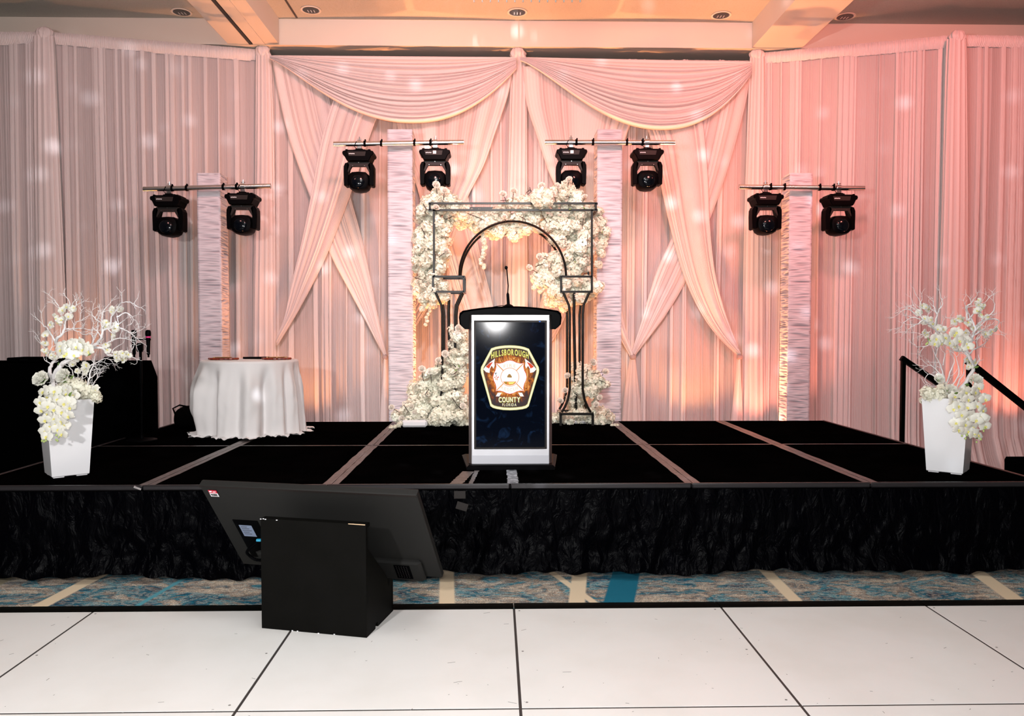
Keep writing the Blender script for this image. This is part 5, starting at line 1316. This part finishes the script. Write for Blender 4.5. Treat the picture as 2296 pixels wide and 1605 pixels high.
# left: coordinates in the zoomed view of 60..360 x 640..900
cvL = lambda a, b_: (60+a/6.173, 640+b_/6.173)
z6 = lambda a, b_: (a*6.173/6.687, (860-640)*6.173+b_*6.173/6.687)    # from the lower zoom (60.., 860..) to these units
brL = [([(400, 1560), (350, 1280), (310, 1190), (345, 1090), (420, 1000), (415, 880), (400, 760)], .017),
       ([(360, 1300), (440, 1150), (530, 1060), (690, 970), (880, 860), (965, 805), (1030, 720), (1062, 620), (1130, 600)], .020),
       ([(405, 790), (420, 730), (490, 670), (525, 580), (540, 480), (590, 400), (600, 290), (575, 200)], .011),
       ([(410, 800), (350, 700), (290, 600), (225, 545), (210, 470)], .008),
       ([(480, 400), (470, 340), (420, 260), (375, 180)], .005), ([(600, 400), (680, 290), (700, 210), (770, 190)], .005),
       ([(525, 600), (630, 600), (740, 590), (800, 600), (890, 620)], .006), ([(640, 600), (720, 640), (800, 680), (880, 660)], .004),
       ([(640, 600), (700, 500), (760, 475)], .003),
       ([(890, 860), (920, 760), (975, 650), (990, 520), (980, 450)], .007), ([(920, 740), (905, 640), (915, 560), (960, 500)], .004),
       ([(1045, 640), (1045, 520), (1050, 400), (1110, 280)], .009), ([(1040, 520), (960, 470), (905, 400), (915, 320)], .006),
       ([(1130, 600), (1200, 580), (1290, 520), (1355, 475)], .008), ([(1150, 560), (1180, 430), (1240, 330), (1300, 250), (1400, 225), (1500, 265)], .006),
       ([(1250, 440), (1370, 380), (1440, 420), (1485, 475)], .005), ([(1290, 590), (1390, 630), (1470, 690), (1580, 775)], .006), ([(1400, 640), (1460, 660), (1530, 640)], .004),
       ([(940, 860), (1050, 870), (1120, 950), (1200, 970), (1330, 980), (1420, 945), (1480, 840)], .010), ([(1180, 930), (1210, 870), (1340, 790)], .005), ([(1080, 820), (1250, 730), (1400, 740), (1470, 760)], .005),
       ([(1380, 985), (1480, 1000), (1530, 1035)], .003),
       ([(620, 1420), (645, 1300), (635, 1200), (590, 1120), (560, 1060)], .006), ([(640, 1350), (740, 1290), (780, 1200)], .004), ([(770, 1480), (775, 1350), (765, 1250)], .011),
       ([(800, 1500), (860, 1300), (890, 1180), (930, 1060), (940, 970)], .008), ([(860, 1290), (950, 1230), (975, 1180), (950, 1110)], .004), ([(850, 1420), (940, 1340), (970, 1280)], .005), ([(870, 1110), (960, 1070), (1080, 1010), (1150, 1030)], .005),
       ([(430, 1400), (410, 1330), (380, 1290)], .004), ([(410, 900), (330, 920), (230, 850), (200, 800)], .005), ([(330, 900), (350, 800), (320, 700)], .004)]
orL = [(x_, y_, .044) for x_, y_ in [(480, 840), (470, 890), (560, 820), (600, 880), (640, 800), (690, 840), (740, 790), (700, 920), (780, 880), (830, 850), (850, 910), (560, 930), (520, 960), (650, 960), (600, 800)]]
orL += [(*z6(x_, y_), .045) for x_, y_ in [(250, 120), (330, 90), (420, 110), (520, 100), (600, 90), (320, 190), (410, 170), (200, 270), (470, 230), (330, 290), (600, 150), (700, 170), (210, 390), (410, 380), (320, 330), (560, 290), (640, 350), (530, 420), (310, 450), (410, 520), (270, 540), (620, 480), (510, 560), (340, 640), (270, 710), (470, 680), (560, 620), (530, 750), (300, 790), (430, 610), (640, 260)]]
roL = [(190, 1290, .052), (500, 1250, .05)]
hdL = [(600, 1400, .055), (700, 1420, .05), (780, 1440, .05), (660, 1480, .05), (860, 1470, .05), (920, 1500, .042), (500, 1440, .05), (960, 1540, .032), (560, 1500, .06), (740, 1500, .055)]
buL = [z6(*q) for q in [(445, 770), (480, 800), (440, 840), (462, 855), (230, 855), (260, 865), (250, 810), (290, 850)]]
leL = [(905, 900, .05), (190, 1370, .04), (560, 1340, .05), (430, 1110, .03), (600, 1300, .04)]+[(*z6(570, 220), .05), (*z6(620, 215), .05), (*z6(380, 230), .04)]
smL = [(500, 340), (560, 300), (640, 320), (570, 430), (400, 440), (320, 540), (450, 530), (480, 480), (260, 680), (250, 800), (260, 920), (340, 960), (380, 1000), (1190, 350), (1290, 310), (1110, 510), (1100, 560), (1230, 550), (1220, 600), (1200, 700), (1090, 820), (1110, 880), (1230, 950), (1330, 950), (1390, 960), (1260, 1020), (1340, 1030), (640, 1090), (700, 1170), (820, 1120), (800, 1180), (670, 1020), (960, 1420)]
arrangement(cL, 'white branches with orchids and roses in the left vase', cvL, brL, orL, roL, hdL, buL, leL, smL, 5, 5.66)
cvR = lambda a, b_: (2000+a/7.296, 640+b_/7.296)
z3 = lambda a, b_: ((1900+a/3.21-2000)*7.296, (620+b_/3.21-640)*7.296)     # from the 1900..,620.. zoom
brR = [([z3(740, 900), z3(880, 720), z3(905, 640), z3(880, 590), z3(850, 545), z3(780, 530)], .016), ([z3(885, 600), z3(860, 540), z3(880, 480), z3(905, 420), z3(920, 380), z3(900, 320), z3(870, 260)], .015),
       ([(1225, 560), (1225, 460), (1220, 350), (1300, 280), (1380, 180)], .009), ([(1250, 560), (1320, 480), (1440, 340), (1560, 240)], .006), ([(1230, 360), (1350, 330), (1430, 290)], .004),
       ([(1330, 740), (1440, 600), (1550, 560), (1700, 545), (1745, 600), (1700, 690)], .008), ([(1460, 560), (1640, 440), (1680, 330), (1640, 230)], .005), ([(1300, 880), (1380, 790), (1500, 720), (1540, 620)], .006), ([(1380, 790), (1520, 770), (1690, 790)], .005),
       ([(1270, 1110), (1350, 1040), (1470, 980), (1560, 900), (1580, 850)], .006), ([(1400, 1010), (1390, 880), (1450, 820)], .004),
       ([(1150, 1050), (1000, 950), (850, 850), (700, 720), (620, 640), (520, 560), (440, 440)], .010), ([(700, 640), (730, 520), (760, 420), (830, 300), (790, 190)], .007), ([(740, 470), (690, 360), (670, 250)], .005),
       ([(520, 560), (400, 640), (300, 690), (230, 765)], .005), ([(470, 560), (350, 520), (230, 580), (160, 660)], .005), ([(420, 500), (300, 400), (220, 390), (135, 435)], .005), ([(470, 430), (470, 280), (400, 160)], .004), ([(440, 420), (350, 330), (260, 340)], .003),
       ([(820, 640), (840, 570), (880, 520)], .003), ([(900, 740), (960, 650)], .003), ([(620, 760), (500, 800), (410, 780)], .004), ([(620, 970), (500, 1000), (400, 1000), (345, 900)], .004), ([(440, 1000), (420, 1080), (450, 1120)], .003),
       ([z3(700, 890), z3(705, 790), z3(690, 700), z3(660, 620), z3(620, 540)], .008), ([z3(705, 790), z3(740, 690), z3(770, 600), z3(730, 530)], .006), ([z3(780, 860), z3(800, 760), z3(840, 690), z3(830, 640)], .006), ([z3(700, 740), z3(650, 680), z3(600, 640), z3(555, 650)], .005), ([z3(650, 740), z3(590, 700), z3(560, 740), z3(580, 790)], .004), ([z3(745, 800), z3(800, 700), z3(790, 600), z3(760, 540)], .005), ([z3(690, 640), z3(700, 560), z3(680, 530)], .004), ([z3(600, 850), z3(580, 790), z3(555, 770)], .003)]
orR = [(x_, y_, .045) for x_, y_ in [(720, 860), (700, 940), (860, 850), (900, 920), (1020, 800), (1090, 900), (1180, 880), (1210, 950), (940, 930), (790, 940), (1060, 760), (1240, 1000)]]
orR += [(*z3(x_, y_), .045) for x_, y_ in [(770, 860), (850, 830), (920, 830), (960, 870), (870, 880), (760, 900), (800, 930), (760, 950), (860, 940), (930, 930), (975, 960), (820, 990), (900, 1000), (960, 1010), (860, 1020), (780, 1050), (930, 1030), (990, 1075), (850, 1060), (900, 1080), (800, 1100), (870, 1110), (940, 1140), (910, 1130), (840, 870), (940, 800), (990, 880), (980, 1020)]]
roR = [(*z3(745, 820), .046), (*z3(925, 745), .045), (*z3(660, 735), .036)]
hdR = [(*z3(x_, y_), s) for x_, y_, s in [(580, 840, .042), (620, 850, .045), (660, 850, .045), (600, 880, .04), (560, 890, .03), (680, 820, .04), (720, 860, .045), (800, 870, .055), (850, 850, .05), (630, 870, .04), (760, 880, .05)]]
buR = [z3(*q) for q in [(825, 1145), (860, 1140), (850, 1165), (980, 1110), (990, 1090), (930, 1190), (960, 1170)]]+[(560, 960), (580, 940), (620, 900)]
leR = [(600, 930, .04), (*z3(880, 780), .045), (*z3(770, 840), .04), (*z3(650, 730), .03), (*z3(925, 1165), .05), (*z3(910, 655), .04)]
smR = [(500, 340), (560, 350), (440, 430), (600, 400), (560, 540), (640, 560), (540, 600), (660, 640), (520, 780), (560, 800), (760, 700), (840, 730), (1000, 590), (1100, 550), (1150, 570), (1260, 620), (1400, 260), (1420, 330), (1480, 340), (1400, 400), (1460, 470), (1560, 520), (1330, 680), (1420, 690), (1700, 700), (1620, 770), (1520, 790), (1200, 780), (1230, 1230), (1300, 1270), (1350, 1260), (1280, 1320), (1080, 1050), (1030, 1010)]
arrangement(cR, 'white branches with orchids in the right vase', cvR, brR, orR, roR, hdR, buR, leR, smR, 9, 5.66)

# ---------------------------------------------------------------- confidence monitor and its black wedge box
TL_, TR_, BR_, BL_ = Vector((-1.688, 4.48, .774)), Vector((-.424, 4.18, .774)), Vector((-.318, 4.60, .196)), Vector((-1.58, 4.90, .196))
nb = (TR_-TL_).cross(BL_-TL_).normalized()
if nb.y > 0: nb = -nb          # outward from the back of the screen, towards the camera
th_ = .045
mo = thing('monitor', 'large black television seen from behind, tilted up towards the stage', 'monitor', tuple((TL_+TR_+BR_+BL_)/4))
m = MB(); m.prism([TL_, TR_, BR_, BL_], -nb*th_, .006); m.build('back_shell', 'tv_back', mo, smooth=False)
m = MB(); I = .012; cc = (TL_+TR_+BR_+BL_)/4; m.prism([p.lerp(cc, .02)-nb*(th_) for p in (TL_, TR_, BR_, BL_)], -nb*.003); m.build('screen_glass', 'black_gloss', mo, smooth=False)
def tv(u, v, o=0): return TL_.lerp(TR_, u).lerp(BL_.lerp(BR_, u), v)+nb*o
m = MB(); m.prism([tv(.12, .78, 0), tv(.93, .78), tv(.93, 1.0), tv(.12, 1.0)], nb*.035, .02); m.build('lower_housing', 'tv_back', mo, smooth=False)
m = MB(); m.prism([tv(0, 0, .001), tv(1, 0, .001), tv(1, .018, .001), tv(0, .018, .001)], nb*.003); m.build('top_edge', 'dark_panel', mo, smooth=False)
m = MB(); m.prism([tv(.075, .40), tv(.20, .40), tv(.20, .88), tv(.075, .88)], nb*.003); pn = m.build('port_panel', 'black', mo, smooth=False)
m = MB(); m.prism([tv(.095, .46, .004), tv(.158, .46, .004), tv(.158, .60, .004), tv(.095, .60, .004)], nb*.001); m.build('rating_label', 'blue_label', pn, smooth=False)
m = MB()
for q in range(5): a, b_ = tv(.102, .48+q*.022, .0055), tv(.102+.03+.008*(q % 3), .48+q*.022, .0055); m.bar(a, b_, .0025)
m.build('label_print', 'ink', pn, smooth=False)
m = MB(); m.bbox(tv(.17, .615, .02), (.03, .02, .015), .003); m.build('blue_plug', mat('blue_plug_plastic', (.02, .28, .45), .4), mo)
m = MB(); pts = [tv(.165, .62, .03), tv(.13, .66, .05), tv(.10, .72, .055), (tv(.10, .78, .05)), tv(.13, .82, .055), tv(.19, .80, .055), tv(.26, .78, .05)]
m.tube([Vector(spline([tuple(p) for p in pts], i/40)) for i in range(41)], [.008+.0015*(i % 2) for i in range(41)], 8); m.build('cable', 'black', mo)
m = MB(); m.prism([tv(.80, .80, .036), tv(.875, .80, .036), tv(.875, .97, .036), tv(.80, .97, .036)], nb*.002); vp = m.build('vent_panel', 'black', mo, smooth=False)
m = MB()
for i in range(5):
    for j in range(8): m.box(tv(.812+i*.012, .815+j*.019, .0385), (.004, .004, .003))
m.build('vent_holes', 'dark_panel', vp, smooth=False)
m = MB(); m.prism([tv(.035, .045, .0045), tv(.075, .045, .0045), tv(.075, .078, .0045), tv(.035, .078, .0045)], nb*.001); sk_ = m.build('asset_sticker', 'red_label', mo, smooth=False)
m = MB(); m.prism([tv(.035, .078, .0045), tv(.075, .078, .0045), tv(.075, .118, .0045), tv(.035, .118, .0045)], nb*.001); m.build('sticker_base', 'white_label', sk_, smooth=False)
m = MB(); r_ = random.Random(4)
for q in range(12): u_ = .040+q*.0026; m.bar(tv(u_, .088, .006), tv(u_, .104, .006), .0014+.0012*r_.random())
m.bar(tv(.042, .110, .006), tv(.068, .110, .006), .0018); m.build('barcode', 'ink', sk_, smooth=False)
m = MB(); m.bar(tv(.040, .058, .006), tv(.052, .058, .006), .007); m.bar(tv(.056, .062, .006), tv(.070, .062, .006), .004); m.build('sticker_print', 'white_label', sk_, smooth=False)
# wedge box
fbl, fbr, sbr = Vector((-1.286, 4.29, PT)), Vector((-.688, 4.14, PT)), Vector((-.600, 4.545, PT))
H = .607; depth = sbr-fbr; W_ = fbr-fbl
wb = thing('wedge_box', 'square black painted wooden box propping up the monitor', 'box', tuple((fbl+fbr)/2+depth/2))
up = Vector((0, 0, 1)); dn_ = depth.normalized(); wn = W_.normalized(); T = .02
m = MB(); vs = [fbl, fbr, fbr+up*H, fbl+up*H]; m.prism(vs, dn_*T, .002); m.build('front_board', 'black_matte', wb, smooth=False)
def sideboard(o, w):
    D = depth.length
    pts = [(T, 0.0), (.085, 0.0), (.085, .022), (.105, .028), (.125, .028), (.125, 0.0)] if 0 else [(T, 0), (.13, 0), (.135, .028), (.165, .028), (.17, 0), (D, 0), (D, .185), (D-.045, .205), (D-.075, .17), (D-.10, .235), (T, H-.13)]
    m = MB(); m.prism([o+dn_*a+up*b_ for a, b_ in pts], w, 0); return m.build('side_board', 'black_matte', wb, smooth=False)
sideboard(fbr-wn*T, wn*T); sideboard(fbl, wn*T)
m = MB(); m.prism([fbl+depth-dn_*T, fbr+depth-dn_*T, fbr+depth-dn_*T+up*.17, fbl+depth-dn_*T+up*.17], dn_*T); m.build('rear_board', 'black_matte', wb, smooth=False)
m = MB(); m.prism([fbl+up*(H-.0)+dn_*T, fbr+up*(H-.0)+dn_*T, fbr+up*(H-.02)+dn_*T, fbl+up*(H-.02)+dn_*T], dn_*.035); m.build('top_rail', 'black_matte', wb, smooth=False)
chip = mat('chipped_bare_wood', (.62, .42, .26), .7)
m = MB(); r_ = random.Random(2)
m.prism([fbr-wn*.10+up*(H+.0005)-dn_*.0006, fbr-wn*.004+up*(H+.0005)-dn_*.0006, fbr-wn*.004+up*(H-.004)-dn_*.0006, fbr-wn*.10+up*(H-.003)-dn_*.0006], dn_*.001)
m.build('bare_edge', chip, wb, smooth=False)
m = MB()
for f_, z in ((.004, H-.003), (.03, H-.001), (.05, H-.003), (.16, H-.004), (.35, .003), (.55, .002), (.7, .004), (.3, .003)):
    m.box(fbl.lerp(fbr, f_)-dn_*.0008+up*z, (.008, .0015, .004))
m.build('paint_chip', 'white_label', wb, smooth=False)

# ---------------------------------------------------------------- stair handrails and stairs at the right
def rail(px, Y, ln, drop, label, py=805):
    p = at(px, py, Y); zt_ = p.z; x = SX[-1]+.085
    r = thing('stair_handrail', label, 'handrail', (x, Y, 0)); n = 1
    m = MB(); m.bar((x, Y, .02), (x, Y, zt_-.01), .034, .034); m.build('post', 'black', r, smooth=False)
    e = Vector((x+ln, Y, zt_-drop)); m = MB(); m.bar((x-.02, Y, zt_+.012), e, .038, .048); m.build('rail', 'black', r, smooth=False)
    m = MB(); m.bar((e.x-.02, Y, .02), (e.x-.02, Y, e.z+.01), .034, .034); m.build('post', 'black', r, smooth=False)
    return r
rail(2030, 7.30, .60, .41, 'black handrail farther from the camera, left of the right vase flowers')
rail(2172, 6.27, 1.20, .93, 'black handrail nearer the camera, right of the right vase', 812)
sr = thing('stage_stairs', 'black steps leading down from the right end of the stage', 'stairs', (SX[-1]+.45, 6.6, 0))
for q in range(3):
    x0_ = SX[-1]+.06+q*.26; z = ZT-.155*(q+1)
    m = MB(); m.bbox((x0_+.13, 6.83, z-.02), (.26, .85, .04), .005); m.build('tread', 'stage', sr, smooth=False)
    m = MB(); m.box((x0_+.125, 6.83, (z-.04)/2), (.02, .8, z-.04)); m.build('riser', 'black_cloth', sr, smooth=False)
# black speaker at the right edge
p0 = at(2279, 1030, 6.0)
spk = thing('floor_speaker', 'black object cut off by the right edge of the picture', 'speaker', (p0.x+.2, 6.0, 0))
h_ = p0.z
m = MB(); m.prism([(p0.x+.015, 5.85, .01), (p0.x+.42, 5.85, .01), (p0.x+.42, 5.85, h_), (p0.x+.012, 5.85, h_), (p0.x, 5.85, h_-.02), (p0.x, 5.85, h_-.11), (p0.x-.03, 5.85, h_-.16)], (0, .3, 0), .008); m.build('cabinet', 'black_cloth', spk, smooth=False)
m = MB(); m.bbox((p0.x+.22, 5.846, h_/2+.05), (.34, .012, h_*.7), .004); m.build('grille', 'bag', spk, smooth=False)
